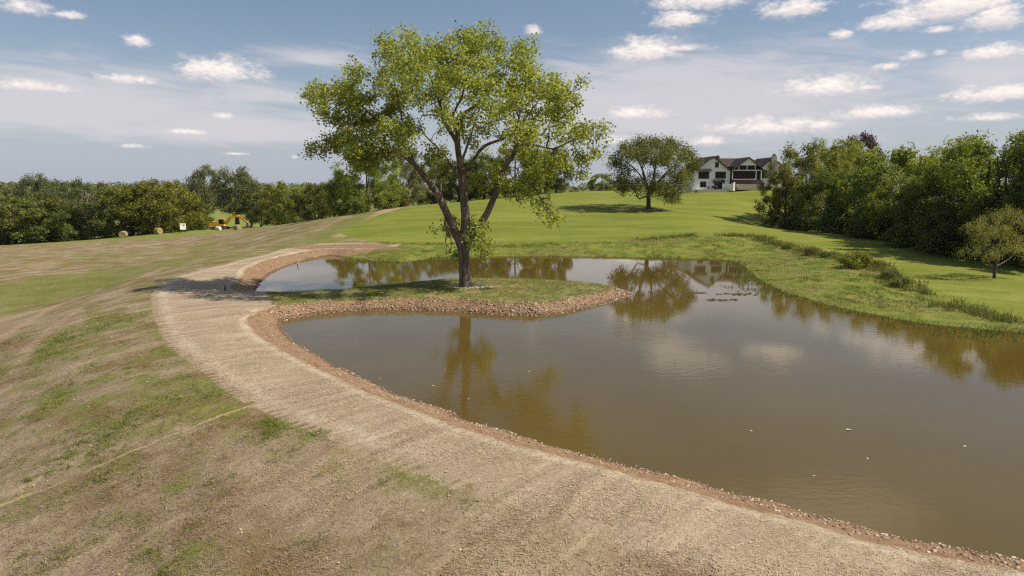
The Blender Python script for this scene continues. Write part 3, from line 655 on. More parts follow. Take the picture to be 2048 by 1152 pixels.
# ---- the big cottonwood on the peninsula
def big_tree():
    rng = np.random.default_rng(11)
    bx, by = -2.93, 42.0; bz = gz(bx, by) - 0.05; base = np.array([bx, by, bz])
    mpp = lambda dep: dep / F * 1.012
    def L(*pts):
        return [tuple(np.array(D(x, y, by + dy)) - base) + (r,) for x, y, dy, r in pts]
    limbs = [
      L((931,582,0,.62),(930.5,572,0,.53),(930,560,0,.47),(929,535,0,.43),(927,510,0,.43),(927,488,0,.47),(929,468,0,.38),(931,440,.1,.33),(928,400,.2,.30),(924,360,.3,.27),(920,325,.3,.24),(915,289,.3,.22),(918,250,.2,.18),(931,226,0,.15),(957,208,-.4,.11),(975,185,-.9,.07),(985,150,-1.3,.04)),
      L((926,500,0,.36),(917,478,0,.33),(905,452,-.2,.30),(888,415,-.5,.27),(870,380,-.8,.24),(850,355,-1.1,.21),(828,328,-1.4,.18),(806,312,-1.6,.14),(772,300,-2.0,.10),(735,290,-2.6,.07),(700,270,-3.0,.04)),
      L((929,495,.1,.34),(938,478,.2,.30),(955,455,.4,.27),(975,425,.7,.24),(990,388,1.0,.22),(1004,345,1.2,.19),(1027,308,1.4,.17),(1031,286,1.5,.14),(1032,258,1.6,.11),(1038,235,1.5,.08),(1024,205,1.3,.06),(1020,170,1.0,.035)),
      L((918,295,.3,.17),(905,270,.6,.15),(886,238,1.0,.13),(879,205,1.4,.11),(868,175,1.8,.08),(855,140,2.2,.05),(848,105,2.6,.03)),
      L((880,206,1.4,.08),(890,180,1.0,.07),(905,150,.6,.05),(915,110,.2,.03)),
      L((829,330,-1.4,.14),(812,296,-1.2,.12),(785,268,-.8,.10),(755,240,-.3,.08),(715,205,.4,.06),(680,180,1.0,.03)),
      L((812,296,-1.2,.09),(808,260,-1.8,.07),(800,220,-2.6,.06),(790,170,-3.4,.04),(785,135,-3.8,.025)),
      L((1031,290,1.5,.12),(1050,289,1.2,.10),(1078,292,.8,.08),(1106,298,.4,.065),(1131,287,0,.05),(1165,275,-.4,.03)),
      L((1033,284,1.5,.09),(1046,272,2.2,.08),(1081,270,3.0,.065),(1098,248,3.5,.05),(1110,215,4.0,.03)),
      L((923,352,.3,.15),(948,318,-.3,.12),(969,292,-.8,.11),(1003,279,-1.4,.09),(1026,268,-1.9,.07),(1052,235,-2.4,.05),(1085,190,-2.8,.03)),
      L((925,372,.2,.10),(905,335,1.4,.08),(880,300,2.6,.07),(850,270,3.8,.05),(835,235,4.6,.03)),
      L((921,330,.3,.11),(935,290,1.8,.09),(950,245,3.2,.07),(965,200,4.2,.05),(975,150,4.8,.03)),
      L((917,270,.3,.11),(905,235,-1.2,.09),(925,190,-2.6,.07),(930,140,-3.6,.04),(925,100,-4,.025)),
      L((1000,358,1.1,.08),(1035,377,.4,.06),(1072,388,-.2,.045),(1095,412,-.5,.03),(1110,440,-.6,.02)),
      L((935,482,.3,.07),(950,470,-.6,.05),(965,480,-1.2,.035),(978,500,-1.4,.02)),
    ]
    limbs = [np.array(l) for l in limbs]
    # crown clumps: photo centre, half sizes, depth offset, half depth, twigs
    CL = [(655,285,38,28,-.5,1.8,34),(735,300,48,22,-2.4,1.8,32),(690,245,40,30,2,2,30),(770,255,40,30,-3,1.8,28),(1150,292,40,28,-.2,1.6,26),(1095,342,36,22,.6,1.6,20),(1060,300,36,24,2.4,1.8,20),(985,72,42,22,0,2.2,30),(1035,105,36,26,.5,2.2,28),(785,85,36,22,0,2,24),(1120,195,30,30,0,2,20),(655,185,42,38,0,2.5,60),(690,155,45,30,.5,2.6,50),(690,215,55,45,-1,3,80),(672,260,40,28,0,2.4,38),(720,285,55,30,-2,2.5,52),(705,318,42,16,-2,1.6,16),
          (760,180,55,50,-1.5,3.2,85),(790,125,52,42,-1,3,72),(785,235,50,40,1.5,2.8,58),(840,102,58,38,0,3,78),(905,88,62,32,0,2.8,72),(960,95,48,38,.5,3,62),
          (845,150,58,48,-3.5,2.6,78),(850,160,58,50,3.5,2.8,72),(920,140,60,48,-4.2,2.6,76),(930,150,62,50,4.2,2.8,72),(1000,135,50,42,-.5,3.2,72),(1045,150,42,40,1,2.8,52),
          (1000,190,52,44,-3.5,2.6,62),(1010,190,52,44,3.8,2.8,58),(1090,170,38,36,.5,2.4,44),(1120,168,24,26,.5,1.8,20),(1090,215,48,36,2.5,2.6,52),(1125,225,28,36,1,2,28),(1060,245,50,36,-2,2.6,48),
          (860,235,50,38,4.2,2.4,40),(800,275,55,32,-2.8,2.4,44),(850,290,48,26,-2.2,2.2,28),(930,225,52,36,-3.5,2.4,40),(960,265,46,32,2.8,2.4,34),(1010,255,48,30,-2.6,2.2,34),
          (1135,262,36,28,0,2,20),(1178,258,30,24,-.4,1.6,20),(1195,280,22,30,-.3,1.4,12),(1130,320,36,22,-.3,1.6,14),(1155,325,16,26,-.2,1.0,8),(1090,320,36,26,.8,1.8,18),
          (1055,345,38,24,1.5,2,20),(1030,365,30,22,-.5,1.4,16),(1050,388,30,16,-.2,1.2,12),(1105,425,20,34,-.6,.9,18),(1085,400,18,16,-.3,.9,9),
          (960,478,26,28,-1.2,.9,20),(978,462,22,20,-1.3,.8,12),(972,508,16,12,-1.2,.6,8),(950,440,20,20,.6,.8,8),(908,420,14,36,.8,.7,10),(900,455,12,22,.8,.5,5),(905,508,10,10,.2,.4,4),
          (890,335,40,26,2.2,2,18),(945,335,38,26,1.6,1.8,16),(985,345,26,28,2.8,1.6,12),(760,310,36,18,-2,1.6,14)]
    tips = []
    for cx, cy, rx, ry, dd, rd, n in CL:
        dep = by + dd; c = np.array(D(cx, cy, dep)) - base
        rv = np.array((rx * mpp(dep), rd, ry * mpp(dep))) * 0.90; c[2] -= 0.25; n = n * (0.6 if cy > 400 else 0.92); ns = max(1, round(n / 7)); cc = ell_points(rng, c, rv, ns, 0.45)
        tips.append(cc.repeat(7, 0) + rng.normal(size=(ns * 7, 3)) * np.array([.34, .36, .22]))
    tips = np.vstack(tips)
    wv, wf = grow(rng, limbs, tips, step=0.38, rtip=0.009, expo=0.40)
    lv, lf, lt = leaves(rng, tips, per=31, sigma=0.19, size=0.135, aspect=0.95, up=0.8)
    e = empty('cottonwood_tree', base)
    obj('trunk', mesh_np('trunk', wv, wf, BARK, smooth=True), e)
    obj('crown', mesh_np('crown', lv, lf, LEAF['hero'], {'tint': lt}), e)
    # torn branch hanging beside the left limb, and the bleached stubs
    def dead(pts, mat):
        ln = smooth_line(np.array(L(*pts)), 0.12); return ln
    hang = [dead(p, 0) for p in [[(893,437,-.5,.06),(889,446,-.6,.055),(891,455,-.65,.05),(896,462,-.6,.045),(893,470,-.7,.035),(891,482,-.7,.03),(893,492,-.7,.018)],
                                 [(896,462,-.6,.035),(901,475,-.6,.03),(903,490,-.6,.025),(900,502,-.6,.02),(897,512,-.6,.012)], [(893,490,-.7,.02),(899,497,-.7,.016),(896,505,-.6,.01)]]]
    o = obj('hanging_branch', mesh_np('hanging_branch', *join([tube_np(h, 6, rng, 0.3) for h in hang]), BARK_DARK, smooth=True), e)
    o['label'] = 'torn dark branch hanging down beside the left limb'
    stub = [dead(p, 0) for p in [[(868,388,-.8,.09),(858,382,-1.1,.075),(846,376,-1.4,.06),(836,370,-1.6,.05),(826,376,-1.8,.03),(820,384,-1.9,.015)], [(838,371,-1.6,.03),(826,368,-1.9,.02),(815,374,-2.1,.01)]]]
    o = obj('dead_branch', mesh_np('dead_branch', *join([tube_np(h, 6, rng, 0.2) for h in stub]), BARK_PALE, smooth=True), e)
    o['label'] = 'bleached dead branch on the left limb'
    st2 = [dead(p, 0) for p in [[(884,404,-.5,.11),(882,388,-.5,.10),(881,372,-.5,.095),(883,366,-.5,.085),(892,367,-.4,.05),(900,364,-.3,.025)]]]
    obj('broken_stub', mesh_np('broken_stub', *join([tube_np(h, 8, rng, 0.15) for h in st2]), BARK, smooth=True), e)
    tag(e, 'tall yellow-green cottonwood with three big limbs on the grassy peninsula', 'tree')
big_tree()

# ---- lone spreading tree on the lawn
def lone_tree():
    rng = np.random.default_rng(5)
    bx, by = D(1297, 418, 105)[:2]; bz = gz(bx, by) - 0.1; base = np.array([bx, by, bz])
    def L(*pts): return np.array([tuple(np.array(D(x, y, by + dy)) - base) + (r,) for x, y, dy, r in pts])
    limbs = [L((1297,420,0,.50),(1297,412,0,.42),(1297,402,0,.38),(1297,390,0,.38),(1296,380,0,.26),(1292,365,-.3,.22),(1287,345,-.6,.17),(1278,325,-1,.11),(1268,308,-1.5,.06)),
             L((1297,392,0,.26),(1303,375,.4,.23),(1308,350,.8,.17),(1312,325,1,.12),(1316,300,1.4,.06)), L((1298,390,0,.24),(1312,370,-.6,.2),(1328,350,-1.4,.15),(1345,335,-2,.1),(1365,322,-2.6,.05)),
             L((1295,393,0,.17),(1287,394,-.4,.15),(1279,398,-.8,.13),(1274,390,-1,.11),(1268,380,-1.2,.08),(1255,370,-1.6,.05)), L((1292,368,-.3,.15),(1272,340,.8,.11),(1250,322,1.6,.07),(1236,318,2.2,.04)),
             L((1302,378,.4,.18),(1320,360,2,.13),(1342,345,3.4,.09),(1360,350,4.2,.05)), L((1297,385,0,.18),(1290,365,2,.14),(1285,340,4,.09),(1290,310,5,.05)), L((1297,385,0,.18),(1305,370,-2,.14),(1310,345,-4,.09),(1300,320,-5,.05))]
    CL = [(1240,322,26,18,1,2.6,34),(1262,300,30,16,0,3,38),(1290,288,32,14,.5,3.2,40),(1325,288,34,14,0,3.2,42),(1355,302,28,18,.5,3,38),(1376,325,20,22,0,2.4,30),(1390,330,8,14,0,1.2,8),
          (1285,312,40,16,-4,2.2,38),(1340,315,40,18,-3.8,2.4,38),(1285,315,40,16,4,2.2,30),(1340,318,40,18,4,2.4,30),(1245,345,24,14,1.5,2.2,18),(1355,345,26,14,-3,2.2,22),
          (1238,370,22,14,-1.2,2.2,24),(1262,365,26,12,-2.5,1.8,22),(1290,378,28,14,-4.2,1.8,28),(1320,375,30,14,-3.6,2,28),(1352,372,26,18,-1,2.4,30),(1365,352,20,16,1,2.2,18),(1330,395,22,10,-2.6,1.6,12),(1345,390,16,12,-1,1.4,10),(1310,360,40,18,4,2.2,26),(1245,382,14,10,-1,1.2,8),(1352,398,10,8,-1,1,4)]
    tips = np.vstack([ell_points(rng, np.array(D(a, b, by + dd)) - base, (rx * by / F, rd, ry * by / F), n, 0.35) for a, b, rx, ry, dd, rd, n in CL])
    ms = make_tree_meshes('lone_tree', rng, limbs, tips, dict(step=0.6, rtip=0.014, expo=0.42), dict(per=46, sigma=0.36, size=0.25, aspect=0.55, up=0.6), BARK_DARK, LEAF['lone'])
    tag(tree_object('spreading_tree', '', 'tree', base, ms), 'wide spreading tree alone on the lawn left of the white house', 'tree')
lone_tree()

# ---- young willow at the right edge
def willow():
    rng = np.random.default_rng(8)
    bx, by = D(1990, 556, 49)[:2]; bz = gz(bx, by) - 0.05; base = np.array([bx, by, bz])
    def L(*pts): return np.array([tuple(np.array(D(x, y, by + dy)) - base) + (r,) for x, y, dy, r in pts])
    limbs = [L((1989,560,0,.16),(1989,550,0,.13),(1990,540,0,.12),(1994,526,0,.09),(1999,508,.2,.06),(2004,480,.3,.045),(2008,450,.4,.025)), L((1989,545,0,.09),(1982,532,-.1,.075),(1974,518,-.3,.06),(1968,495,-.4,.04),(1962,468,-.4,.02)),
             L((1993,532,0,.08),(2005,526,.2,.065),(2020,516,.5,.05),(2036,500,.7,.03)), L((1984,536,0,.05),(1972,530,-.4,.04),(1958,515,-.8,.02)), L((1990,538,0,.08),(1992,515,-.5,.05),(1985,485,-1.2,.03)), L((1990,538,0,.08),(1996,512,.9,.05),(2000,480,1.6,.03))]
    CL = [(1950,452,26,12,-.3,.8,22),(1975,440,20,14,.2,.8,18),(2008,425,24,14,.3,.8,26),(2030,432,18,18,.4,.8,18),(2052,440,22,22,.4,.9,20),(1990,462,34,14,-.8,.7,30),(2025,465,34,16,.8,.8,28),(1955,475,22,14,-.4,.7,14),
          (1985,490,34,14,.6,.9,22),(2030,492,34,14,-.5,.9,24),(1945,500,26,10,-.6,.7,12),(1980,505,30,10,-.9,.7,14),(2050,505,30,14,.4,.9,18),(2070,480,22,24,.4,.9,18),(1925,503,14,6,-.6,.5,4)]
    tips = np.vstack([ell_points(rng, np.array(D(a, b, by + dd)) - base, (rx * by / F, rd, ry * by / F), n, 0.3) for a, b, rx, ry, dd, rd, n in CL])
    ms = make_tree_meshes('willow', rng, limbs, tips, dict(step=0.25, rtip=0.007, expo=0.42, droop=0.6), dict(per=30, sigma=0.15, size=0.13, aspect=0.22, up=0.2, hang=0.18), BARK_DARK, LEAF['willow'])
    tag(tree_object('willow_tree', '', 'tree', base, ms), 'small olive-yellow willow standing on the lawn at the right edge', 'tree')
willow()

# ---- kinds of woodland tree, built once and copied
def proto(name, seed, Ht, Rd, z0, nclump, per_clump, cl_r, leaf_size, per, sigma, bark=None, squash=0.5, spiky=0.0, stems=1, aspect=0.8, top=1.0):
    rng = np.random.default_rng(seed); limbs = []; tips = []
    for s_ in range(stems):
        a = rng.random() * 6.28; lean = 0.0 if stems == 1 else 0.28 * Rd; r0 = 0.035 * Ht / math.sqrt(stems)
        limbs.append(np.array([(0.1 * s_, 0, -0.2, r0 * 1.3), (math.cos(a) * lean * .3, math.sin(a) * lean * .3, Ht * .14, r0), (math.cos(a) * lean, math.sin(a) * lean, Ht * .42, r0 * .65), (math.cos(a) * lean * 1.5, math.sin(a) * lean * 1.5, Ht * .85, r0 * .2)]))
    cz = (Ht + z0) / 2; hz = (Ht - z0) / 2
    for k in range(nclump):
        u = rng.random(); zz = -0.95 + 1.9 * (k + u) / nclump; ang = k * 2.39996 + rng.normal() * 0.35
        prof = math.sqrt(max(0.02, 1 - abs(zz) ** (2.2 if zz > 0 else 3.0))) ** top
        rr = prof * (0.62 + 0.42 * rng.random())
        c = np.array([math.cos(ang) * rr * Rd, math.sin(ang) * rr * Rd, cz + zz * hz * (0.88 + 0.16 * rng.random())])
        r = cl_r * Rd * (0.7 + 0.6 * rng.random())
        tips.append(ell_points(rng, c, (r, r, r * squash), per_clump, 0.25))
        if spiky:
            n = max(2, int(per_clump * 0.35)); t = rng.random((n, 1))
            tips.append(c + unit(np.array([c[0] * 0.5, c[1] * 0.5, Rd * 0.9]) + rng.normal(size=(n, 3)) * 0.25 * Rd) * t * spiky * Rd)
        if k % 4 == 0:
            h0 = max(0.12 * Ht, c[2] * 0.45)
            limbs.append(np.array([(0, 0, h0, 0.012 * Ht), (c[0] * .45, c[1] * .45, (h0 + c[2]) * .52, 0.008 * Ht), (c[0] * .85, c[1] * .85, c[2] * .97, 0.003 * Ht)]))
    tips = np.vstack(tips); tips = tips[tips[:, 2] > 0.15]
    return make_tree_meshes(name, rng, limbs, tips, dict(step=0.9, rtip=0.012, expo=0.42, sides=3), dict(per=int(per * 1.35), sigma=sigma * .92, size=leaf_size, aspect=aspect, up=0.7), bark or BARK_DARK, LEAF['mid'])
PROTO = {
 'round':  proto('round_tree', 21, 12, 6.0, 0.8, 34, 15, .25, .33, 26, .40, squash=.65),
 'round2': proto('round_tree_b', 22, 12, 6.4, 0.6, 36, 15, .24, .33, 25, .38, squash=.75),
 'spiky':  proto('feathery_tree', 23, 12, 5.4, 0.5, 30, 18, .23, .27, 32, .30, squash=.7, spiky=.40, aspect=.5),
 'spiky2': proto('feathery_tree_b', 24, 12, 5.8, 0.9, 30, 18, .22, .27, 32, .30, squash=.7, spiky=.34, aspect=.5, stems=2),
 'tall':   proto('tall_tree', 25, 18, 5.2, 4.5, 30, 12, .32, .36, 26, .52, squash=.75),
 'multi':  proto('multi_stem_tree', 26, 8, 4.6, 1.3, 26, 11, .30, .26, 28, .38, stems=4),
 'bush':   proto('bush', 27, 2.4, 1.5, 0.05, 22, 9, .34, .15, 26, .20, stems=3),
 'bush2':  proto('bush_b', 28, 1.6, 1.6, 0.02, 22, 8, .34, .13, 26, .16, stems=3, squash=.7),
}
def plant(px, depth, kind, leaf, height, name, label, cat='tree', wide=1.0, rz=None, group=None, sink=0.1):
    x, y = D(px, 400, depth)[:2]; hp = {'tall': 18, 'multi': 8, 'bush': 2.4, 'bush2': 1.6}.get(kind, 12)
    sc = height / hp; i = len(bpy.data.objects)
    o = tree_object(name, label, cat, (x, y, gz(x, y) - sink), PROTO[kind], rz if rz is not None else (i * 1.7) % 6.28, sc * wide, LEAF[leaf], group, sz=sc)
    return o
W = 'trees along the left wood edge'
for a in [
 (-45,149,'round2','dark',9.6,'woodland_tree','dark rounded tree cut by the left edge of the picture',1.1),
 (22,152,'round','dark',10.0,'woodland_tree','broad brownish-green tree nearest the left edge of the wood',1.15),
 (92,156,'round2','dark',9.6,'woodland_tree','dark green tree second from the left along the hay meadow',1.05),
 (140,157,'spiky','dark',8.5,'woodland_tree','low dark tree just left of the bare grey tree',1.2),
 (205,161,'round','dark',10.8,'woodland_tree','dense dark tree behind the leftmost hay bale',1.0),
 (258,163,'round2','yellow',11.6,'woodland_tree','tall domed tree with sunlit yellowish crown above the hay bales',1.0),
 (318,165,'round','yellow',11.8,'woodland_tree','large domed olive tree behind the white box blind',1.05),
 (350,182,'round2','mid',10.6,'woodland_tree','green tree just right of the white box blind',.95),
 (378,196,'round','dark',9.6,'woodland_tree','dark tree left of the yellow excavator',.9),
 (62,205,'multi','dark',7.0,'woodland_shrub','dark understory tree at the foot of the left wood',1.2)]:
    plant(a[0], a[1], a[2], a[3], a[4] + .9, a[5], a[6], 'tree', a[7] * 1.18, group=W, sink=1.0)
W = 'tall trees rising behind the left wood'
for a in [(72,232,'tall','grey',18.5,'tall crowned grey-green tree rising highest over the left wood',1.0),(12,245,'round','grey',15.5,'hazy tree top peeping over the far left of the wood',1.2),
          (137,250,'round2','grey',17.0,'hazy rounded tree top right of the tallest left crown',.9),(195,262,'round','grey',15.5,'hazy low tree top behind the bare grey tree',1.3),(375,262,'round2','grey',16.5,'hazy dark tree top left of the tall pair',.8)]:
    plant(a[0], a[1], a[2], a[3], a[4], 'distant_tree', a[5], 'tree', a[6], group=W)
W = 'trees around the excavator'
for a in [(411,236,'tall','grey',20.5,'cottonwood','tall slim cottonwood with a leaning round crown left of its pair',.85),
          (472,224,'tall','grey',19.0,'cottonwood','tall broad cottonwood directly behind the excavator',1.25),
          (500,232,'tall','grey',16.0,'cottonwood','lower cottonwood crown at the right of the tall pair',1.0),
          (520,226,'multi','dark',8.5,'field_tree','small dark tree with open trunk right of the excavator',1.1),
          (556,198,'round','yellow',12.6,'field_tree','round tree with yellow-green crown right of the excavator',.95),
          (585,186,'round2','mid',10.8,'field_tree','green round tree overlapping the yellow-green one',.9),
          (628,172,'round','dark',9.4,'field_tree','dark round tree left of the bare slope top',1.05),
          (668,150,'round2','dark',8.0,'field_tree','dark low tree at the left foot of the big sunlit tree',1.0)]:
    plant(a[0], a[1], a[2], a[3], a[4], a[5], a[6], 'tree', a[7], group=W)
W = 'trees behind the cottonwood'
for a in [(735,121,'spiky','fresh',10.6,'hedge_tree','big sunlit tree left of the cottonwood on the hill edge',1.05),
          (690,124,'round','mid',7.0,'hedge_tree','mid-green tree at the left shoulder of the big sunlit tree',.9),
          (805,138,'spiky2','grey',10.8,'hedge_tree','thin grey-green tree seen past the left limb',.85),
          (862,146,'round','dark',9.5,'hedge_tree','dark tree behind the left limb of the cottonwood',1.0),
          (918,148,'round2','dark',9.0,'hedge_tree','dark tree behind the middle stem of the cottonwood',1.0),
          (968,146,'round','mid',9.2,'hedge_tree','green tree between the middle and right limb',.95),
          (1030,144,'round2','fresh',10.5,'hedge_tree','bright green tree just right of the right limb',.95),
          (1078,146,'spiky','fresh',9.6,'hedge_tree','bright feathery tree second from the right end of the hedge',.85),
          (1112,148,'round','dark',9.2,'hedge_tree','dark grey-green tree at the right end of the hedge',.72),
          (1203,168,'round2','mid',4.6,'lawn_tree','small round tree on the skyline left of the spreading tree',1.35)]:
    plant(a[0], a[1], a[2], a[3], a[4], a[5], a[6], 'tree', a[7], group=W if a[5] == 'hedge_tree' else None)
for a in [(772,113,2.6,'shrub below the big sunlit tree on its right'),(712,110,2.2,'shrub below the big sunlit tree on its left'),(800,115,2.2,'small shrub at the top of the bare strip')]:
    plant(a[0], a[1], 'bush', 'mid', a[2], 'shrub', a[3], 'shrub', 1.2, group='shrubs on the hill edge')
W = 'trees of the right wood'
for a in [(1626,100,'spiky2','mid',11.6,'big rounded tree next to the house at the left end of the right wood',1.05),
          (1572,97,'spiky','dark',8.0,'dark low-branched tree at the very left end of the right wood',.95),
          (1672,106,'spiky','fresh',11.8,'feathery green tree just left of the purple tree',.9),
          (1650,91,'spiky2','mid',7.6,'low tree in front of the left end of the right wood',1.0),
          (1780,83,'round2','mid',10.2,'tall dark green tree right of the purple tree',.95),
          (1718,86,'spiky','mid',7.6,'mid-height tree below the purple tree',.95),
          (1850,78,'spiky','fresh',9.4,'sunlit feathery tree in the middle of the right wood',.9),
          (1905,71,'spiky2','fresh',9.8,'sunlit green tree in the right half of the right wood',.95),
          (1800,76,'spiky2','mid',6.6,'dim tree at the front middle of the right wood',1.05),
          (1868,70,'round','dark',6.2,'dark tree at the front of the right wood above the shaded lawn',1.1),
          (1972,66,'spiky','fresh',10.2,'tall sunlit tree above the willow',1.0),
          (2045,61,'spiky2','fresh',10.6,'tallest sunlit tree at the right edge of the picture',1.05),
          (1938,63,'round2','dark',5.8,'dark tree behind the left side of the willow',1.1),
          (2012,58,'spiky','mid',5.8,'mid-green tree directly behind the willow crown',1.1),
          (2125,58,'round','dark',10.0,'dark tree cut by the right edge of the picture',1.0),
          (2085,55,'spiky2','dark',5.8,'low dark tree at the right edge behind the willow',1.1)]:
    plant(a[0], a[1], a[2], a[3], a[4], 'woodland_tree', a[5], 'tree', a[6], group=W)
plant(1712, 124, 'round', 'purple', 11.6, 'purple_leaf_tree', 'purple-leaved tree rising among the green right wood', 'tree', .75)
for px, dp, h, lab in [(1600,93,2.0,'undergrowth bush at the foot of the left end of the right wood'),(1680,86,2.6,'undergrowth bush in the shade below the purple tree'),(1745,78,2.4,'undergrowth bush at the front middle of the right wood'),(1830,69,2.2,'dark undergrowth bush above the shaded lawn'),(1902,63,2.2,'dark undergrowth bush left of the willow')]:
    plant(px, dp, 'bush', 'dark', h, 'undergrowth_bush', lab, 'bush', 1.5, group='bushes at the foot of the right wood')
# bushes along the pond bank
x_b, y_b = P(1722, 531, 0.6)[:2]
plant(1722, y_b, 'bush2', 'yellow', 1.15, 'round_bush', 'rounded yellow-green bush on the bank between lawn and pond', 'bush', .95)
for px, py, h, lab, lf in [(1632,505,1.0,'grey-green weedy bush on the bank left of the round bush','weed'),(1660,510,.7,'low weedy bush next to the round bush on its left','weed'),(1768,530,.8,'low green bush just right of the round bush','mid'),
                       (1795,545,.95,'weedy bush at the bend of the bank','weed'),(1815,556,.9,'pale dry bush below the bend of the bank','weed'),(1580,496,.7,'small bush on the bank toward the far shore','mid')]:
    plant(px, P(px, py, 0.7)[1], 'bush2', lf, h * .7, 'bank_bush', lab, 'bush', .85, group='bushes on the pond bank', sink=0.05)
# bare grey tree in the left wood
def bare_tree():
    rng = np.random.default_rng(3); x, y = D(172, 400, 156)[:2]
    limbs = [np.array([(0,0,-.2,.28),(0.1,0,3,.22),(0,.2,7,.12),(.2,0,11.2,.04)])] + [np.array([(0,0,2+k*.9,.1),(math.cos(k*2.4)*1.3,math.sin(k*2.4)*1.3,4.5+k*.8,.07),(math.cos(k*2.4)*2.4,math.sin(k*2.4)*2.4,7.5+k*.5,.03)]) for k in range(7)]
    tips = ell_points(rng, (0, 0, 8.0), (3.2, 3.2, 3.6), 260, 0.4)
    v, f = grow(rng, limbs, tips, step=0.7, rtip=0.02, expo=0.35, sides=3)
    e = empty('bare_tree', (x, y, gz(x, y) - .1)); obj('trunk', mesh_np('bare_trunk', v, f, BARK_GREY, smooth=True), e)
    tag(e, 'leafless grey tree among the green trees of the left wood', 'tree')
bare_tree()
# far woods that read as one mass
def far_wood():
    rng = np.random.default_rng(4); T = []
    for k in range(1500):
        dist = 420 + 1180 * rng.random() ** .9; a = R(-44 + 88 * rng.random()); x, y = math.sin(a) * dist, math.cos(a) * dist
        h = 8 + 6 * rng.random(); r = 4.5 + 3 * rng.random()
        zf = -8.0 + 9.0 * float(sm(np.array(math.hypot(x, y - 80)), 480, 1500)); T.append(ell_points(rng, (x, y, zf + h * .55), (r, r, h * .5), 26, 0.75))
    v, f, t = leaves(rng, np.vstack(T), per=1, sigma=0.3, size=3.6, aspect=.8, up=1.2)
    o = obj('far_woodland', mesh_np('far_woodland', v, f, LEAF['dark'], {'tint': t})); o['kind'] = 'stuff'
    o['label'] = 'distant band of woodland on the horizon'
far_wood()
#@@DETAIL
# ------------------------------------------------------------------ plain materials
def plain(name, col, rough=0.7, spec=0.3, metal=0.0, var=0.15, scale=3.0):
    m, N, b, out = new_mat(name)
    pos = N.n('ShaderNodeTexCoord').outputs['Object']
    n = N.noise(pos, scale, 4.0, 0.6)
    N.put(b.inputs['Base Color'], N.mix(N.ss(n, 0.3, 0.7), tuple(c * (1 - var) for c in col), tuple(min(1, c * (1 + var)) for c in col)))
    b.inputs['Roughness'].default_value = rough; b.inputs['Specular IOR Level'].default_value = spec; b.inputs['Metallic'].default_value = metal
    return m
M_WHITE = plain('white_siding', (0.86, 0.845, 0.82), 0.7, var=0.05, scale=0.6)
M_TRIM = plain('white_trim', (0.78, 0.76, 0.72), 0.6, var=0.04)
M_ROOF = plain('roof_shingle', (0.066, 0.052, 0.047), 0.9, 0.15, var=0.3, scale=1.5)
M_FASCIA = plain('dark_fascia', (0.035, 0.027, 0.024), 0.7)
M_FRAME = plain('dark_window_frame', (0.03, 0.032, 0.033), 0.5)
M_GLASS = plain('window_glass', (0.018, 0.022, 0.024), 0.06, 0.6, var=0.1)
M_SCREEN = plain('porch_screen', (0.022, 0.019, 0.019), 0.8, 0.1)
M_SKIRT = plain('brown_skirting', (0.075, 0.045, 0.035), 0.8)
M_BRICK = plain('chimney_brick', (0.15, 0.09, 0.075), 0.9, var=0.3, scale=4)
M_STONE = plain('chimney_stone', (0.45, 0.40, 0.33), 0.9, var=0.25, scale=2.5)
M_CONC = plain('concrete', (0.48, 0.44, 0.38), 0.85, var=0.1)
M_YELLOW = plain('excavator_paint', (0.80, 0.40, 0.03), 0.45, 0.4, var=0.12, scale=2)
M_BLACK = plain('black_steel', (0.03, 0.028, 0.027), 0.7)
M_HAY = plain('hay', (0.30, 0.24, 0.13), 0.95, 0.1, var=0.35, scale=9)
M_WRAP = plain('white_wrap', (0.66, 0.64, 0.55), 0.45, var=0.06)
M_BOX = plain('white_panel', (0.82, 0.80, 0.78), 0.5, var=0.03)
M_WOOD = plain('weathered_wood', (0.12, 0.085, 0.06), 0.85, var=0.3, scale=8)
M_BUCKET = plain('worn_steel', (0.20, 0.15, 0.11), 0.6, var=0.3)

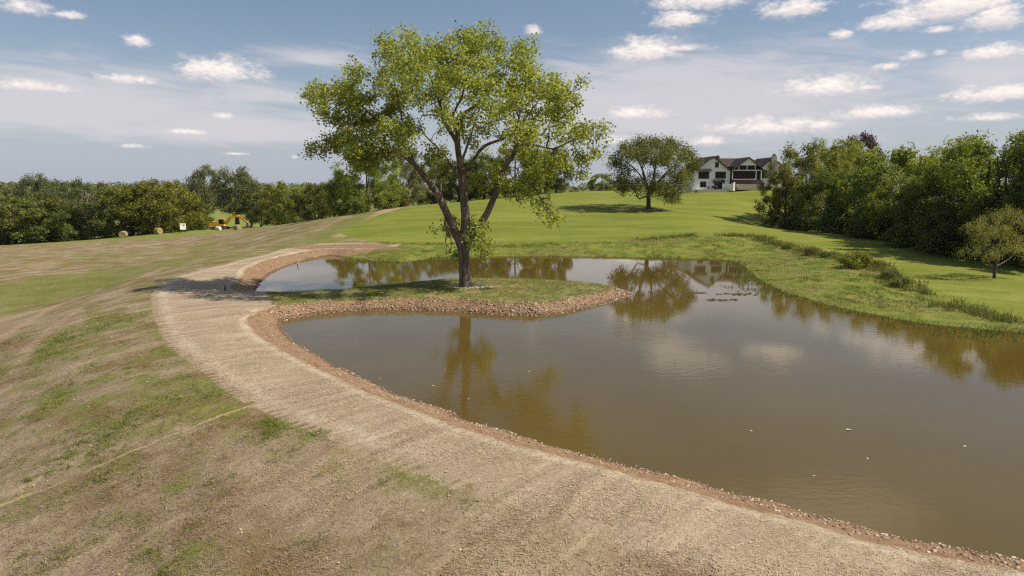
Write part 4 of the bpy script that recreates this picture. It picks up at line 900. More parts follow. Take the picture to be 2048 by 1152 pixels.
# ------------------------------------------------------------------ the white house on the hill
def house():
    dep = 128.0; k = 0.0131; SC = 0.70; bx, by, bz = D(1423.5, 379.3, dep)
    e = empty('house', (bx, by, bz)); e.scale = (SC, SC, SC); tag(e, 'white gabled house with dark roof and screened porch on the hilltop', 'house')
    u = lambda c: (c - 650) * k
    h = lambda c: (1015 - c) * k
    def slab(ridge, eave, t, y0, y1, name='roof', mat=None, parent=None):
        """one sloping roof plane running back along y"""
        (x0, z0), (x1, z1) = ridge, eave
        return MB().prism([(x0, z0), (x1, z1), (x1, z1 - t), (x0, z0 - t)], y0, y1).build(name, mat or M_ROOF, parent or e)
    def window(cx0, cx1, cy0, cy1, y, mull=(), bars=(), glass=None):
        x0, x1, z0, z1 = u(cx0), u(cx1), h(cy1), h(cy0); t = 0.11
        m = MB(); m.box(x0, x0 + t, y - .06, y + .1, z0, z1); m.box(x1 - t, x1, y - .06, y + .1, z0, z1)
        m.box(x0 + t, x1 - t, y - .06, y + .1, z1 - t, z1); m.box(x0 + t, x1 - t, y - .06, y + .1, z0, z0 + t)
        for f in mull: xm = x0 + (x1 - x0) * f; m.box(xm - .045, xm + .045, y - .05, y + .09, z0 + t, z1 - t)
        for f in bars: zm = z0 + (z1 - z0) * f; m.box(x0 + t, x1 - t, y - .045, y + .085, zm - .035, zm + .035)
        w = m.build('window', M_FRAME, e)
        g = [0] + list(mull) + [1]
        for a, b in zip(g[:-1], g[1:]):
            MB().box(x0 + (x1 - x0) * a + (t if a == 0 else .05), x0 + (x1 - x0) * b - (t if b == 1 else .05), y - .035, y - .004, z0 + t, z1 - t).build('pane', glass or M_GLASS, w)
        MB().box(x0 - .08, x1 + .08, y - .14, y - .065, z0 - .12, z0 - .01).build('sill', M_TRIM, w)
        return w
    # left gable block with the walk-out floor
    L0, L1, PK = u(290), u(1010), u(655)
    MB().prism([(L0, -1.2), (L1, -1.2), (L1, h(640)), (PK, h(365)), (L0, h(620))], 0, 13).build('wall', M_WHITE, e)
    sl = (h(352) - h(625)) / (PK - L0)
    lr = slab((PK, h(346)), (L0 - .55, h(346) - sl * (PK - L0 + .55)), .26, -.6, 13.4)
    rr = slab((PK, h(346)), (L1 + .35, h(346) - (h(352) - h(640)) / (L1 - PK) * (L1 - PK + .35)), .26, -.6, 13.4)
    MB().box(L0 - 1.0, L0, 4, 12, -1.0, h(640)).build('side_wing', M_WHITE, e)
    slab((L0, h(615)), (L0 - 1.4, h(650)), .2, 3.6, 12.4)
    window(370, 582, 655, 797, 0, (0.33, 0.67)); window(708, 922, 655, 792, 0, (0.5,)); window(697, 768, 468, 573, 0, (), (0.5,)); window(410, 532, 853, 967, 0, (0.5,))
    MB().add([(u(340), -.9, h(636)), (u(622), -.9, h(636)), (u(622), -.003, h(602)), (u(340), -.003, h(602)), (u(340), -.9, h(645)), (u(622), -.9, h(645)), (u(622), -.003, h(645)), (u(340), -.003, h(645))],
             [(0,1,2,3),(4,7,6,5),(0,4,5,1),(1,5,6,2),(2,6,7,3),(3,7,4,0)]).build('awning', M_FASCIA, e)
    # garden door under its hood
    d = MB().box(u(698), u(706), -.06, .1, h(1008), h(850)).box(u(846), u(854), -.06, .1, h(1008), h(850)).box(u(706), u(846), -.06, .1, h(862), h(850)).box(u(770), u(780), -.055, .09, h(1008), h(862)).build('door', M_FRAME, e)
    MB().box(u(707), u(769), -.035, -.004, h(1006), h(863)).build('pane', M_GLASS, d); MB().box(u(781), u(845), -.035, -.004, h(1006), h(863)).build('pane', M_GLASS, d)
    MB().box(u(766), u(769), -.1, -.062, h(950), h(935)).build('handle', M_BLACK, d)
    hd = MB().add([(u(668), -1.2, h(845)), (u(892), -1.2, h(845)), (u(892), -.003, h(815)), (u(668), -.003, h(815)), (u(668), -1.2, h(868)), (u(892), -1.2, h(868)), (u(892), -.003, h(868)), (u(668), -.003, h(868))],
             [(0,1,2,3),(4,7,6,5),(0,4,5,1),(1,5,6,2),(2,6,7,3),(3,7,4,0)]).build('door_hood', M_FASCIA, e)
    for x in (680, 880): MB().box(u(x) - .07, u(x) + .07, -1.1, -.95, h(905), h(868)).box(u(x) - .05, u(x) + .05, -.95, -.01, h(890), h(878)).build('bracket', M_FASCIA, hd)
    MB().box(u(592), u(606), -.12, -.003, h(1000), h(640)).build('downpipe', M_TRIM, e)
    # main block with the long ridge
    MB().box(u(680), u(1640), 5.2, 15, -.8, h(640)).build('wall', M_WHITE, e)
    ry, rz_, ez = 9.8, h(362), h(655)
    mr = MB().add([(u(655), 4.0, ez), (u(1660), 4.0, ez), (u(1585), ry, rz_), (u(655), ry, rz_), (u(655), 4.0, ez - .3), (u(1660), 4.0, ez - .3), (u(1585), ry, rz_ - .4), (u(655), ry, rz_ - .4)],
             [(0,1,2,3),(4,7,6,5),(0,4,5,1),(1,5,6,2),(2,6,7,3),(3,7,4,0)]).build('roof', M_ROOF, e)
    MB().add([(u(655), 15.6, ez), (u(1660), 15.6, ez), (u(1585), ry, rz_ - .01), (u(655), ry, rz_ - .01), (u(655), 15.6, ez - .3), (u(1660), 15.6, ez - .3), (u(1585), ry, rz_ - .41), (u(655), ry, rz_ - .41)],
             [(0,1,2,3),(4,7,6,5),(0,4,5,1),(1,5,6,2),(2,6,7,3),(3,7,4,0)]).build('roof', M_ROOF, e)
    ch = MB().box(u(888), u(952), 7.6, 8.6, h(470), h(330)).box(u(882), u(958), 7.5, 8.7, h(330), h(318)).build('chimney', M_BRICK, mr)
    MB().tube([(u(920), 8.1, h(318)), (u(920), 8.1, h(298))], .16).build('chimney_pot', M_BRICK, mr)
    # screened porch under its gable
    g0, g1, gp = u(1010), u(1632), u(1345); yf = -.9
    slab((gp, h(368)), (g0 - .1, h(640)), .24, yf - .5, 9.5); slab((gp, h(368)), (g1 + .1, h(610)), .24, yf - .5, 9.5)
    MB().prism([(u(1160), h(533)), (u(1545), h(533)), (gp, h(392))], yf, yf + .2).build('gable_board', M_WHITE, e)
    MB().box(u(1345) - .1, u(1345) + .1, yf - .12, yf - .003, h(395), h(372)).build('gable_post', M_TRIM, e)
    MB().box(u(1030), u(1615), yf, yf + .2, h(640), h(622)).build('beam', M_TRIM, e)
    for a, b in ((1165, 1308), (1332, 1478)): MB().box(u(a), u(b), yf + .1, yf + .16, h(620), h(536)).build('upper_screen', M_SCREEN, e)
    MB().prism([(u(1045), h(620)), (u(1150), h(620)), (u(1150), h(546))], yf + .1, yf + .16).build('upper_screen', M_SCREEN, e)
    MB().prism([(u(1494), h(620)), (u(1600), h(620)), (u(1494), h(538))], yf + .1, yf + .16).build('upper_screen', M_SCREEN, e)
    for a in (1157, 1320, 1486): MB().box(u(a) - .09, u(a) + .09, yf, yf + .2, h(622), h(533)).build('post', M_TRIM, e)
    MB().box(u(1044), u(1500), yf + .1, yf + .16, h(800), h(641)).build('porch_screen', M_SCREEN, e)
    for a in (1037, 1508, 1612): MB().box(u(a) - .1, u(a) + .1, yf, yf + .2, h(815), h(641)).build('post', M_TRIM, e)
    MB().box(u(1520), u(1602), yf + .06, yf + .14, h(812), h(645)).build('porch_door', M_SCREEN, e)
    MB().box(u(1045), u(1500), yf, yf + .2, h(816), h(801)).build('rail', M_TRIM, e)
    MB().box(u(1020), u(1640), yf - .05, yf + .25, h(960), h(817)).build('skirting', M_SKIRT, e)
    MB().box(u(1030), u(1635), yf + .8, 5.1, h(940), h(560)).build('porch_room', M_SCREEN, e)
    # dormer
    MB().box(u(1475), u(1590), 3.0, 9.0, h(640), h(425)).build('dormer_wall', M_WHITE, e)
    MB().add([(u(1462), 2.7, h(428)), (u(1600), 2.7, h(428)), (u(1600), 9.0, h(355)), (u(1462), 9.0, h(355)), (u(1462), 2.7, h(440)), (u(1600), 2.7, h(440)), (u(1600), 9.0, h(367)), (u(1462), 9.0, h(367))],
             [(0,1,2,3),(4,7,6,5),(0,4,5,1),(1,5,6,2),(2,6,7,3),(3,7,4,0)]).build('dormer_roof', M_ROOF, e)
    window(1493, 1570, 442, 545, 2.98)
    # right wing with the stone chimney
    MB().prism([(u(1645), -.5), (u(2120), -.5), (u(2120), h(590)), (u(1860), h(385)), (u(1645), h(560))], .6, 12).build('wall', M_WHITE, e)
    slab((u(1860), h(365)), (u(1600), h(595)), .24, .1, 12.4); slab((u(1860), h(365)), (u(2150), h(600)), .24, .1, 12.4)
    window(1660, 1766, 620, 787, .6, (0.5,))
    c = MB().prism([(u(1800), h(960)), (u(1950), h(960)), (u(1935), h(480)), (u(1915), h(345)), (u(1830), h(345)), (u(1815), h(480))], -.5, .55).build('stone_chimney', M_STONE, e)
    MB().box(u(1850), u(1897), -.3, .35, h(345), h(310)).build('chimney_cap', M_BLACK, c)
    # curved white garden wall stepping up the slope
    w = MB(); pr = None
    pts = [(868, 985, 955, -1.0), (905, 985, 925, -2.2), (950, 980, 905, -3.0), (1000, 975, 885, -3.4), (1040, 960, 862, -3.2), (1055, 950, 870, -2.4)]
    for (a, b_, t, y), (a2, b2, t2, y2) in zip(pts[:-1], pts[1:]):
        w.add([(u(a), y, h(1040)), (u(a2), y2, h(1040)), (u(a2), y2, h(t2)), (u(a), y, h(t)), (u(a), y + .3, h(1040)), (u(a2), y2 + .3, h(1040)), (u(a2), y2 + .3, h(t2)), (u(a), y + .3, h(t))],
              [(0,1,2,3),(4,7,6,5),(0,4,5,1),(1,5,6,2),(2,6,7,3),(3,7,4,0)])
    w.build('garden_wall', M_TRIM, e)
    MB().box(u(245), u(345), -.6, .3, -1.0, h(955)).build('garden_wall', M_TRIM, e)
    # paved terrace
    t = MB().box(u(300), u(870), -3.6, -.01, -.9, .03).build('terrace', M_CONC, None, (bx, by, bz)); t['kind'] = 'structure'; t.scale = (SC, SC, SC)
    t = MB().box(u(1100), u(1640), -3.2, -1.0, h(1015), h(905)).build('porch_slab', M_CONC, None, (bx, by, bz)); t['kind'] = 'structure'; t.scale = (SC, SC, SC)
    def chair(x, y, rz, lab):
        c = empty('patio_chair', (bx + x * SC, by + y * SC, bz + .021), rz); c.scale = (SC, SC, SC)
        MB().box(-.28, .28, -.28, .28, .40, .47).build('seat', M_SKIRT, c); MB().box(-.28, .28, .24, .31, .47, 1.0).build('backrest', M_SKIRT, c)
        for sx in (-.25, .25):
            for sy in (-.25, .25): MB().box(sx - .025, sx + .025, sy - .025, sy + .025, 0, .40).build('leg', M_BLACK, c)
            MB().box(sx - .03, sx + .03, -.28, .24, .62, .66).build('armrest', M_SKIRT, c)
        tag(c, lab, 'chair', 'chairs on the terrace')
    chair(u(545), -2.2, .4, 'dark patio chair left on the terrace by the lower window')
    chair(u(612), -2.4, -.3, 'dark patio chair left of the terrace table'); chair(u(705), -2.4, .6, 'dark patio chair beside the garden door')
    tb_ = empty('patio_table', (bx + u(655) * SC, by - 2.5 * SC, bz + .021)); tb_.scale = (SC, SC, SC); MB().tube([(0, 0, .70), (0, 0, .75)], .5, 12).build('table_top', M_SKIRT, tb_)
    for q in range(4): MB().tube([(.35 * math.cos(q * 1.57 + .7), .35 * math.sin(q * 1.57 + .7), 0), (.28 * math.cos(q * 1.57 + .7), .28 * math.sin(q * 1.57 + .7), .7)], .03, 6).build('leg', M_BLACK, tb_)
    tag(tb_, 'small dark table among the chairs on the house terrace', 'table')
house()

# ------------------------------------------------------------------ excavator, bales, blind
def excavator():
    x, y, z = D(441, 459.0, 211); z = gz(x, y)
    e = empty('excavator', (x, y, z - .1), 0.0); e.scale = (1.12, 1.12, 1.12); tag(e, 'yellow tracked excavator parked below the tall cottonwoods', 'excavator')
    for s in (-1, 1):
        yy = s * 1.15
        prof = [(-1.75 + .42 * math.cos(a), .45 + .42 * math.sin(a)) for a in np.linspace(1.57, 4.71, 7)] + [(1.75 + .42 * math.cos(a), .45 + .42 * math.sin(a)) for a in np.linspace(-1.57, 1.57, 7)]
        t = MB().prism(prof, yy - .3, yy + .3).build('track', M_BLACK, e)
        for q in (-1.75, -.9, 0, .9, 1.75): MB().tube([(q, yy - s * -.31, .45), (q, yy + s * .36, .45)], .26, 10).build('track_roller', M_BUCKET, t)
    MB().box(-1.2, 1.2, -.8, .8, .5, .95).build('undercarriage', M_BLACK, e)
    MB().prism([(-2.4, 1.05), (1.5, 1.05), (1.5, 1.5), (.2, 1.55), (.0, 2.2), (-2.2, 2.3), (-2.45, 2.1)], -1.2, .35).build('body', M_YELLOW, e, bevel=.06)
    MB().box(-2.75, -2.0, -1.22, 1.22, 1.0, 2.2).build('counterweight', M_YELLOW, e, bevel=.1)
    MB().box(-2.0, .0, .36, 1.2, 1.05, 2.2).build('engine_cover', M_YELLOW, e, bevel=.05)
    c = MB().prism([(.05, 1.5), (1.5, 1.5), (1.45, 2.2), (1.2, 2.9), (.05, 2.9)], -1.15, -.25).build('cab', M_BLACK, e, bevel=.04)
    MB().box(.15, 1.05, -1.17, -1.151, 2.05, 2.75).build('cab_window', M_GLASS, c); MB().box(-.05, 1.35, -1.25, -.15, 2.905, 3.0).build('cab_roof', M_YELLOW, c)
    MB().tube([(-1.2, .8, 2.2), (-1.2, .8, 2.75)], .07, 8).build('exhaust', M_BLACK, e)
    MB().prism([(.9, 1.3), (1.35, 1.25), (2.7, 3.1), (4.9, 3.5), (5.0, 3.75), (4.7, 3.95), (2.4, 3.65)], .0, .42).build('boom', M_YELLOW, e, bevel=.03)
    MB().prism([(4.4, 3.85), (4.7, 4.15), (5.1, 4.05), (7.6, 2.15), (7.5, 1.85), (7.2, 1.9), (4.75, 3.5)], .06, .36).build('stick', M_YELLOW, e, bevel=.03)
    MB().tube([(1.5, .2, 1.35), (3.0, .2, 3.0)], .1, 8).build('boom_cylinder', M_BUCKET, e); MB().tube([(3.0, .21, 3.85), (4.6, .21, 4.1)], .09, 8).build('stick_cylinder', M_BUCKET, e)
    MB().tube([(5.6, .21, 3.8), (7.3, .21, 2.5)], .07, 8).build('bucket_cylinder', M_BUCKET, e)
    b = MB().prism([(7.55, 2.2), (7.95, 1.75), (8.0, 1.1), (7.6, .55), (6.9, .45), (6.45, .75), (6.9, .85), (7.3, 1.2), (7.25, 1.8)], -.4, .8).build('bucket', M_BUCKET, e, bevel=.02)
    for q in np.linspace(-.3, .7, 5): MB().prism([(6.5, .70), (6.5, .82), (6.15, .78)], q - .05, q + .05).build('bucket_tooth', M_BUCKET, b)
excavator()
def bale(px, py, dep, rz, mat, lab, cat='hay bale', r=.78, w=1.35):
    x, y, _ = D(px, py, dep); e = empty('hay_bale', (x, y, gz(x, y) + r - .08), rz)
    rng = np.random.default_rng(int(px)); n = 26; m = MB(); rings = []
    prof = [(-w / 2, .55), (-w / 2 - .02, .9), (-w / 2 + .07, 1.0), (-w / 4, 1.02), (0, 1.0), (w / 4, 1.02), (w / 2 - .07, 1.0), (w / 2 + .02, .9), (w / 2, .55)]
    vs = []
    for (a, q) in prof:
        for k in range(n):
            an = 2 * math.pi * k / n; rr = r * q * (1 + .03 * (rng.random() - .5)) * (1 - .05 * max(0, -math.sin(an)))
            vs.append((math.cos(an) * rr, a + .03 * (rng.random() - .5), math.sin(an) * rr))
    fs = [(i * n + k, i * n + (k + 1) % n, (i + 1) * n + (k + 1) % n, (i + 1) * n + k) for i in range(len(prof) - 1) for k in range(n)]
    fs += [tuple(range(n)), tuple(range((len(prof) - 1) * n, len(prof) * n))]
    m.add(vs, fs).build('roll', mat, e)
    for s in (-1, 1):      # wound ends: a low spiral ridge
        pts = [(math.cos(t) * r * .82 * t / 18.8, s * (w / 2 + .015), math.sin(t) * r * .82 * t / 18.8) for t in np.linspace(2, 18.8, 60)]
        MB().tube(pts, .022, 4).build('wound_end', mat, e)
    return tag(e, lab, cat, 'round bales in the hay meadow')
bale(247, 474, 151, .25, M_HAY, 'round brown hay bale furthest left in the meadow')
bale(317, 467, 158, 1.1, M_HAY, 'round hay bale left of the white box blind')
bale(475, 460, 168, 1.2, M_HAY, 'round grey-green hay bale below the excavator bucket')
bale(437, 460, 171, 1.3, M_WRAP, 'white-wrapped round bale in front of the excavator body', r=.52, w=1.1)
def blind():
    x, y, _ = D(366, 463, 155); z = gz(x, y); e = empty('box_blind', (x, y, z - .05), .55); tag(e, 'white box blind on dark legs at the wood edge', 'blind')
    b = MB().box(-.6, .6, -.6, .6, .85, 2.1).build('box', M_BOX, e, bevel=.02)
    MB().box(-.02, .32, -.612, -.601, 1.62, 1.88).build('window', M_BLACK, b); MB().box(-.612, -.601, -.3, .3, 1.6, 1.85).build('window', M_BLACK, b)
    MB().box(-.66, .66, -.66, .66, 2.103, 2.17).build('roof', M_BOX, e)
    for sx in (-.5, .5):
        for sy in (-.5, .5): MB().tube([(sx * 1.15, sy * 1.15, 0), (sx, sy, .85)], .05, 6).build('leg', M_BLACK, e)
    MB().box(-.55, .55, -.52, -.46, .42, .48).build('brace', M_BLACK, e)
blind()
def stakes():
    x, y, _ = P(593, 521, .45); z = gz(x, y)
    e = empty('marker_stake', (x, y, z - .08)); e.rotation_euler = (0.05, .12, 0)
    MB().tube([(0, 0, 0), (.01, 0, .34), (.03, .01, .60)], [.035, .04, .03], 7).build('stem', M_WOOD, e); MB().tube([(.03, .01, .55), (.10, .01, .80)], [.06, .05], 7).build('pale_top', M_WRAP, e)
    tag(e, 'short dark stake with a pale top on the cove bank', 'stake')
    x, y, _ = P(450, 577, .7); z = gz(x, y)
    e = empty('short_post', (x, y, z - .1)); MB().tube([(0, 0, 0), (0, 0, .40)], [.05, .045], 8).build('post', M_BLACK, e); MB().box(-.13, -.09, -.03, .03, 0, .36).build('pale_slat', M_CONC, e)
    tag(e, 'short dark post in the tree shadow on the dam', 'post')
stakes()
# ------------------------------------------------------------------ scattering on the ground
def samp(name, X, Y):
    A = ATT[name].reshape(ny, nx); i = np.clip(np.searchsorted(XS, X) - 1, 0, nx - 2); j = np.clip(np.searchsorted(YS, Y) - 1, 0, ny - 2)
    fx = np.clip((X - XS[i]) / (XS[i + 1] - XS[i]), 0, 1); fy = np.clip((Y - YS[j]) / (YS[j + 1] - YS[j]), 0, 1)
    return (A[j, i] * (1 - fx) + A[j, i + 1] * fx) * (1 - fy) + (A[j + 1, i] * (1 - fx) + A[j + 1, i + 1] * fx) * fy
ATT['zz'] = Z; ATT['ds'] = DS; ATT['kc'] = KC.astype(float)
def wedge(rng, n, d0, d1, half=0.80, pw=1.0):
    """random ground points in front of the dam, thinning with distance"""
    d = d0 + (d1 - d0) * rng.random(n) ** pw; x = (rng.random(n) * 2 - 1) * half * d; return x, d
def blade_mat(name, cols, trans=0.25, rough=0.7):
    m, N, b, out = new_mat(name); t = N.attr('tint')
    rp = N.n('ShaderNodeValToRGB'); N.put(rp.inputs[0], t); els = rp.color_ramp.elements
    while len(els) < len(cols): els.new(0.5)
    for i, c in enumerate(cols): els[i].position = i / (len(cols) - 1); els[i].color = c + (1,)
    N.put(b.inputs['Base Color'], rp.outputs[0]); b.inputs['Roughness'].default_value = rough; b.inputs['Specular IOR Level'].default_value = 0.2
    if trans:
        tr = N.n('ShaderNodeBsdfTranslucent'); N.put(tr.inputs[0], rp.outputs[0]); mx = N.n('ShaderNodeMixShader'); mx.inputs[0].default_value = trans
        m.node_tree.links.new(b.outputs[0], mx.inputs[1]); m.node_tree.links.new(tr.outputs[0], mx.inputs[2]); m.node_tree.links.new(mx.outputs[0], out.inputs[0])
    return m
M_STRAW = blade_mat('straw', [(0.13, 0.09, 0.06), (0.30, 0.225, 0.155), (0.40, 0.31, 0.20), (0.58, 0.48, 0.33)], 0.1)
M_GRASS = blade_mat('grass', [(0.085, 0.115, 0.02), (0.145, 0.175, 0.03), (0.21, 0.22, 0.05), (0.31, 0.26, 0.11)])
M_REED = blade_mat('reed', [(0.06, 0.095, 0.02), (0.12, 0.16, 0.03), (0.19, 0.205, 0.045), (0.26, 0.22, 0.08)])
M_ROCK = blade_mat('rock', [(0.15, 0.095, 0.062), (0.28, 0.195, 0.135), (0.40, 0.315, 0.24), (0.62, 0.54, 0.46)], 0.0, 0.85)
M_CHIP = blade_mat('fallen_leaf', [(0.30, 0.22, 0.08), (0.50, 0.42, 0.20), (0.70, 0.64, 0.46)], 0.1)
def stuff(name, V, Fc, mat, tint, label):
    o = obj(name, mesh_np(name, V, Fc, mat, {'tint': tint})); o['kind'] = 'stuff'; o['label'] = label; return o
def tufts(rng, X, Y, Zg, nb, hgt, width, spread, lean=0.35, t0=0.0, t1=1.0):
    n = len(X); N_ = n * nb; c = np.stack([X, Y, Zg - 0.02], 1).repeat(nb, 0); hh = np.broadcast_to(hgt, n).repeat(nb) * (0.5 + 0.7 * rng.random(N_))
    sp = np.broadcast_to(spread, n).repeat(nb)[:, None]; a = rng.random(N_) * 6.283
    c[:, :2] += rng.normal(size=(N_, 2)) * sp
    w = np.stack([np.cos(a), np.sin(a), 0 * a], 1) * (width * hh.clip(0.05, 0.6) ** 0.5)[:, None]
    tip = c + np.stack([rng.normal(size=N_) * lean * hh, rng.normal(size=N_) * lean * hh, hh], 1)
    V = np.stack([c - w, c + w, tip], 1).reshape(-1, 3); base = rng.random(n).repeat(nb)
    t = t0 + (t1 - t0) * np.clip(0.5 * base + 0.5 * rng.random(N_), 0, 1)
    return V, np.arange(3 * N_).reshape(-1, 3), t.repeat(3)

def straw():
    rng = np.random.default_rng(31); x, y = wedge(rng, 260000, 8.6, 34, .80, 1.4)
    ok = (samp('ds', x, y) > 0.3) & (samp('bank', x, y) < 0.4)
    dens = np.clip(1.0 - 1.3 * np.clip(samp('green', x, y) - 0.3, 0, 1) + 0.2 * samp('path', x, y), 0, 1) * np.where(fbm(x, y, 0.8, 71) > 0.46, 1, 0.30)
    ok &= rng.random(len(x)) < dens; x, y = x[ok], y[ok]; n = len(x)
    z = samp('zz', x, y) + 0.004 + 0.022 * rng.random(n)
    p0 = np.array([1.0, 0.35]); a = rng.normal(size=n) * 0.75 + 0.35 + np.where(rng.random(n) < .35, rng.random(n) * 6.28, 0); L = 0.018 + 0.045 * rng.random(n) ** 1.5; w = 0.0016 + 0.0016 * rng.random(n) + 0.00008 * y
    ax = np.stack([np.cos(a), np.sin(a), rng.normal(size=n) * 0.22], 1); bx = np.stack([-np.sin(a), np.cos(a), rng.normal(size=n) * 0.3], 1)
    c = np.stack([x, y, z], 1); A = ax * L[:, None]; B = bx * w[:, None]
    V = np.stack([c - A - B, c - A + B, c + A + B, c + A - B], 1).reshape(-1, 3)
    t = np.clip(0.55 * rng.random(n) + 0.42 * samp('path', x, y) + 0.7 * (fbm(x, y, 0.5, 12) - .5) + .08, 0, 1)
    stuff('straw_mulch', V, np.arange(4 * n).reshape(-1, 4), M_STRAW, t.repeat(4), 'dry straw litter covering the dam and its outer slope')
straw()
def dam_grass():
    rng = np.random.default_rng(32); x, y = wedge(rng, 90000, 8.8, 34, .80, 1.3)
    g = samp('green', x, y) * (1 - 0.85 * samp('path', x, y)) + (fbm(x, y, 1.1, 44) - 0.5) * 0.9 + (fbm(x, y, 4.0, 45) - .5) * .5
    ok = (samp('ds', x, y) > 1.0) & (samp('bank', x, y) < .4) & (g > 0.48) & (rng.random(len(x)) < np.clip((g - .46) * 1.6, .05, .75)); x, y, g = x[ok], y[ok], g[ok]
    V, Fc, t = tufts(rng, x, y, samp('zz', x, y) + .02, 7, 0.06 + 0.12 * np.clip(g - .5, 0, .8), 0.026, 0.06, .8, 0, .8)
    stuff('grass_tufts', V, Fc, M_GRASS, t, 'sparse green grass sprouting through the straw on the dam slope')
dam_grass()
def pen_grass():
    rng = np.random.default_rng(33); n = 26000; x = -16 + 24 * rng.random(n); y = 35 + 13 * rng.random(n)
    ok = (samp('pen', x, y) > .4) & (samp('bank', x, y) < .45) & (samp('sand', x, y) < .5) & (samp('ds', x, y) > .2) & (fbm(x, y, .9, 50) > .36); x, y = x[ok], y[ok]
    V, Fc, t = tufts(rng, x, y, samp('zz', x, y), 5, .09, .03, .07, .7, 0, 1); stuff('peninsula_grass', V, Fc, M_GRASS, t, 'short patchy grass on the peninsula under the cottonwood')
pen_grass()
def shore_grass():
    rng = np.random.default_rng(34); n = 120000; x = -20 + 62 * rng.random(n); y = 28 + 47 * rng.random(n)
    ds = samp('ds', x, y); kc = samp('kc', x, y); m = samp('marsh', x, y); nz = fbm(x, y, .35, 60); nf = fbm(x, y, 1.4, 61)
    land_ok = (ds > 0) & (m > .5) & (rng.random(n) < np.clip(.22 + (nf - .4) * 1.6, .04, .6))
    reach = np.where(kc > 4.5, 6.5 - 5.4 * sm(y, 47, 55), np.where(x < -6, 2.6, .8)) * np.clip((nz - .28) * 2.6, 0, 1.2)
    wet_ok = (ds <= 0) & (kc > 3.6) & (ds > -reach) & (rng.random(n) < np.clip(.42 + .42 * ds / np.maximum(reach, .1), .02, .4)) & (nf > .36)
    ok = land_ok | wet_ok; x, y, ds, nf, nz = x[ok], y[ok], ds[ok], nf[ok], nz[ok]
    h = np.where(ds > 0, .08 + .20 * np.clip(nz - .35, 0, .4), np.clip(.24 + .035 * ds, .08, .3) * (.6 + nf)) * (.6 + .7 * rng.random(len(x)))
    V, Fc, t = tufts(rng, x, y, np.where(ds > 0, samp('zz', x, y), -.02), 6, h, .045, .13, .35, 0, .95)
    stuff('shore_grass', V, Fc, M_REED, t, 'rank green grass along the far shore and standing in the shallows')
    # taller weeds along the edge of the mown lawn
    pts = np.array(LAWN_EDGE[1:]); seg = np.linalg.norm(np.diff(pts, axis=0), axis=1); acc = np.concatenate([[0], np.cumsum(seg)]); n = 3600
    s = rng.random(n) * acc[14 - 1 if len(acc) > 14 else -1]; i = np.clip(np.searchsorted(acc, s) - 1, 0, len(seg) - 1); f = (s - acc[i]) / seg[i]
    p = pts[i] + (pts[i + 1] - pts[i]) * f[:, None]; p = p + rng.normal(size=p.shape) * np.array([.6, .45]); x, y = p[:, 0], p[:, 1]
    keep = (fbm(x, y, .5, 66) > .40) & (rng.random(len(x)) < .75); x, y = x[keep], y[keep]; big = sm(x, 6, 30)
    V, Fc, t = tufts(rng, x, y, samp('zz', x, y), 9, (.16 + .26 * big) * (.3 + 1.0 * rng.random(len(x))), .05, .16, .4, .25, 1.0)
    stuff('bank_weeds', V, Fc, M_REED, t, 'dark line of tall weeds along the edge of the mown lawn')
shore_grass()
def rocks():
    rng = np.random.default_rng(35)
    t = (1 + 5 ** .5) / 2
    iv = unit(np.array([(-1,t,0),(1,t,0),(-1,-t,0),(1,-t,0),(0,-1,t),(0,1,t),(0,-1,-t),(0,1,-t),(t,0,-1),(t,0,1),(-t,0,-1),(-t,0,1)], float))
    ifc = np.array([(0,11,5),(0,5,1),(0,1,7),(0,7,10),(0,10,11),(1,5,9),(5,11,4),(11,10,2),(10,7,6),(7,1,8),(3,9,4),(3,4,2),(3,2,6),(3,6,8),(3,8,9),(4,9,5),(2,4,11),(6,2,10),(8,6,7),(9,8,1)])
    C = []
    sh2 = np.stack([SHA, SHB], 1)
    for kind, n, dmax, s0, s1, pw in ((PEN, 4200, 1.4, .014, .070, 1.7), (DAM, 3600, 1.3, .010, .040, 2.2), (COVE, 500, 1.8, .018, .06, 1.2), (PENB, 300, .6, .03, .08, 1.5)):
        idx = np.where(SHC == kind)[0]; ln = np.linalg.norm(sh2[idx, 1] - sh2[idx, 0], axis=1)
        if kind == DAM: ln = ln * (1 / (4 + sh2[idx, 0, 1]))
        j = rng.choice(idx, n, p=ln / ln.sum()); f = rng.random(n)[:, None]; p = sh2[j, 0] * (1 - f) + sh2[j, 1] * f
        d = sh2[j, 1] - sh2[j, 0]; nr = unit(np.stack([d[:, 1], -d[:, 0]], 1)); q = p + nr * .3
        flip = inside(q, SHA); nr = np.where(flip[:, None], -nr, nr)
        p = p + nr * (dmax * rng.random(n) ** pw - .06)[:, None]
        C.append(np.column_stack([p, s0 + (s1 - s0) * rng.random(n) ** 2.2]))
    C = np.vstack(C); keep = samp('ds', C[:, 0], C[:, 1]) > -.12; C = C[keep]; n = len(C)
    z = np.maximum(samp('zz', C[:, 0], C[:, 1]), -.02)
    v = iv[None] * (.75 + .5 * rng.random((n, 12, 1))) * (C[:, 2][:, None] * np.ones((n, 3)) * np.stack([.8 + .6 * rng.random(n), .8 + .6 * rng.random(n), .30 + .35 * rng.random(n)], 1))[:, None]
    v = v + np.stack([C[:, 0], C[:, 1], z + C[:, 2] * .2], 1)[:, None]
    fc = ifc[None] + (np.arange(n) * 12)[:, None, None]
    stuff('bank_rocks', v.reshape(-1, 3), fc.reshape(-1, 3), M_ROCK, np.clip(rng.normal(.40, .30, n), 0, 1).repeat(12), 'loose pinkish rocks and rubble along the pond banks')
rocks()
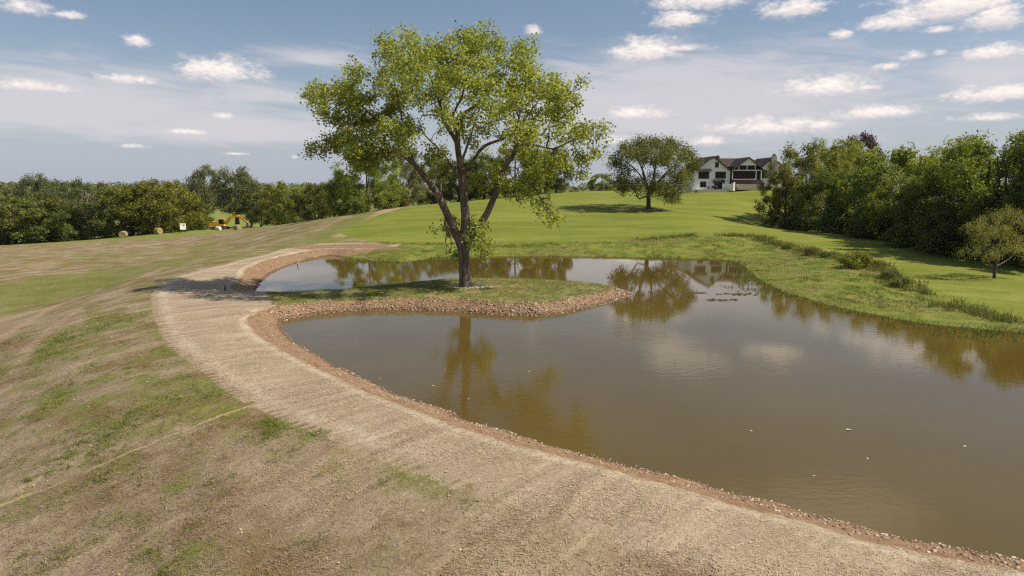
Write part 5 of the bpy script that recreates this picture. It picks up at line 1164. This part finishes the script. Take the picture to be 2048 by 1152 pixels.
def litter():
    rng = np.random.default_rng(36); x, y = wedge(rng, 3200, 9, 44, .75, 1.2)
    w = blob(np.stack([x, y], 1), 200, 690, 130, 80, -.6) + .7 * blob(np.stack([x, y], 1), 250, 840, 120, 60, -.4) + .25
    ok = (samp('ds', x, y) > .1) & (rng.random(len(x)) < w); x, y = x[ok], y[ok]; n = len(x); a = rng.random(n) * 6.28; s = .009 + .016 * rng.random(n) + .0004 * y
    A = np.stack([np.cos(a), np.sin(a), rng.normal(size=n) * .35], 1) * s[:, None]; B = np.stack([-np.sin(a), np.cos(a), rng.normal(size=n) * .35], 1) * s[:, None] * .7
    c = np.stack([x, y, samp('zz', x, y) + .03], 1); V = np.stack([c - A, c + B, c + A, c - B], 1).reshape(-1, 3)
    stuff('fallen_leaves', V, np.arange(4 * n).reshape(-1, 4), M_CHIP, rng.random(n).repeat(4), 'pale fallen leaves scattered over the dam slope')
litter()
# ---- things afloat
def afloat():
    rng = np.random.default_rng(37); lm = None
    LL = ['largest pale leaf floating in the right half of the pond', 'small leaf floating left of the largest floating leaf', 'floating leaf nearest the right edge of the picture', 'floating leaf just below and right of the largest one', 'floating leaf nearest the lower right bank', 'floating leaf nearest the middle of the dam bank', 'tiny leaf floating under the reflection of the trunk', 'floating leaf nearest the left end of the pond', 'tiny leaf floating left of the trunk reflection', 'lone floating leaf right of the trunk reflection', 'tiny floating leaf second from the left end of the pond']
    for i, (px, py) in enumerate([(1697,860),(1502,862),(1930,893),(1735,917),(1628,952),(937,798),(866,772),(714,734),(889,739),(1058,743),(760,757)]):
        x, y, _ = P(px, py)
        if lm is None:
            m = MB(); pr = [(.0, -.11), (.05, -.06), (.065, 0), (.045, .06), (0, .12), (-.045, .06), (-.065, 0), (-.05, -.06)]
            vs = [(a, b, .012 + .018 * (abs(a) / .065)) for a, b in pr] + [(a, b, .006 + .018 * (abs(a) / .065)) for a, b in pr] + [(0, 0, .013), (0, 0, .006)]
            fs = [(k, (k + 1) % 8, 16) for k in range(8)] + [((k + 1) % 8 + 8, k + 8, 17) for k in range(8)] + [(k, k + 8, (k + 1) % 8 + 8, (k + 1) % 8) for k in range(8)]
            o = m.add(vs, fs).build('floating_leaf', M_LEAFPALE, None, (x, y, 0)); lm = o.data
        else: o = obj('floating_leaf', lm, None, (x, y, 0))
        s = .30 + .25 * rng.random() if i else .7
        o.rotation_euler = (0, 0, rng.random() * 6.28); o.scale = (s, s, s); tag(o, LL[i], 'leaf', 'leaves floating on the pond')
    for nm, px, py, w, d, lab in [('a', 1478, 589, 1.6, .35, 'dark mat of floating debris left of the grassy shallows'), ('b', 1386, 586, .8, .22, 'small dark mat of debris below the reflected house'), ('c', 1440, 600, 1.2, .2, 'thin pale scatter of debris in front of the dark mat')]:
        x, y, _ = P(px, py); V = []; Fs = []; n = 26; b = 0
        for k in range(n):
            cx, cy = rng.normal() * w * .42, rng.normal() * d * .6; r = .05 + .09 * rng.random()
            ring = [(cx + math.cos(t_) * r * (1.2 + rng.random()), cy + math.sin(t_) * r, .002) for t_ in np.linspace(0, 5.5, 7)]
            V += ring + [(cx, cy, .03 + .07 * rng.random())]; Fs += [(b + q, b + (q + 1) % 7, b + 7) for q in range(7)]; b += 8
        o = obj('floating_debris', mesh_np('floating_debris', V, Fs, M_DEBRIS), None, (x, y, 0)); tag(o, lab, 'debris', 'debris afloat near the reeds')
M_DEBRIS = plain('debris', (0.055, 0.048, 0.025), 0.9, var=0.5, scale=6)
M_LEAFPALE = plain('pale_leaf', (0.60, 0.52, 0.30), 0.5)
afloat()
# ------------------------------------------------------------------ thin summer haze
def haze():
    m = bpy.data.materials.new('haze'); m.use_nodes = True; m.node_tree.nodes.clear(); N = NT(m.node_tree)
    out = N.n('ShaderNodeOutputMaterial'); v = N.n('ShaderNodeVolumePrincipled')
    v.inputs['Color'].default_value = (0.86, 0.92, 1.0, 1); v.inputs['Density'].default_value = 0.00005; v.inputs['Anisotropy'].default_value = 0.2
    m.node_tree.links.new(v.outputs[0], out.inputs['Volume'])
    o = MB().box(-1900, 1900, -300, 1900, -14, 32).build('haze', m); o['kind'] = 'stuff'; o['label'] = 'thin bluish summer haze'
haze()
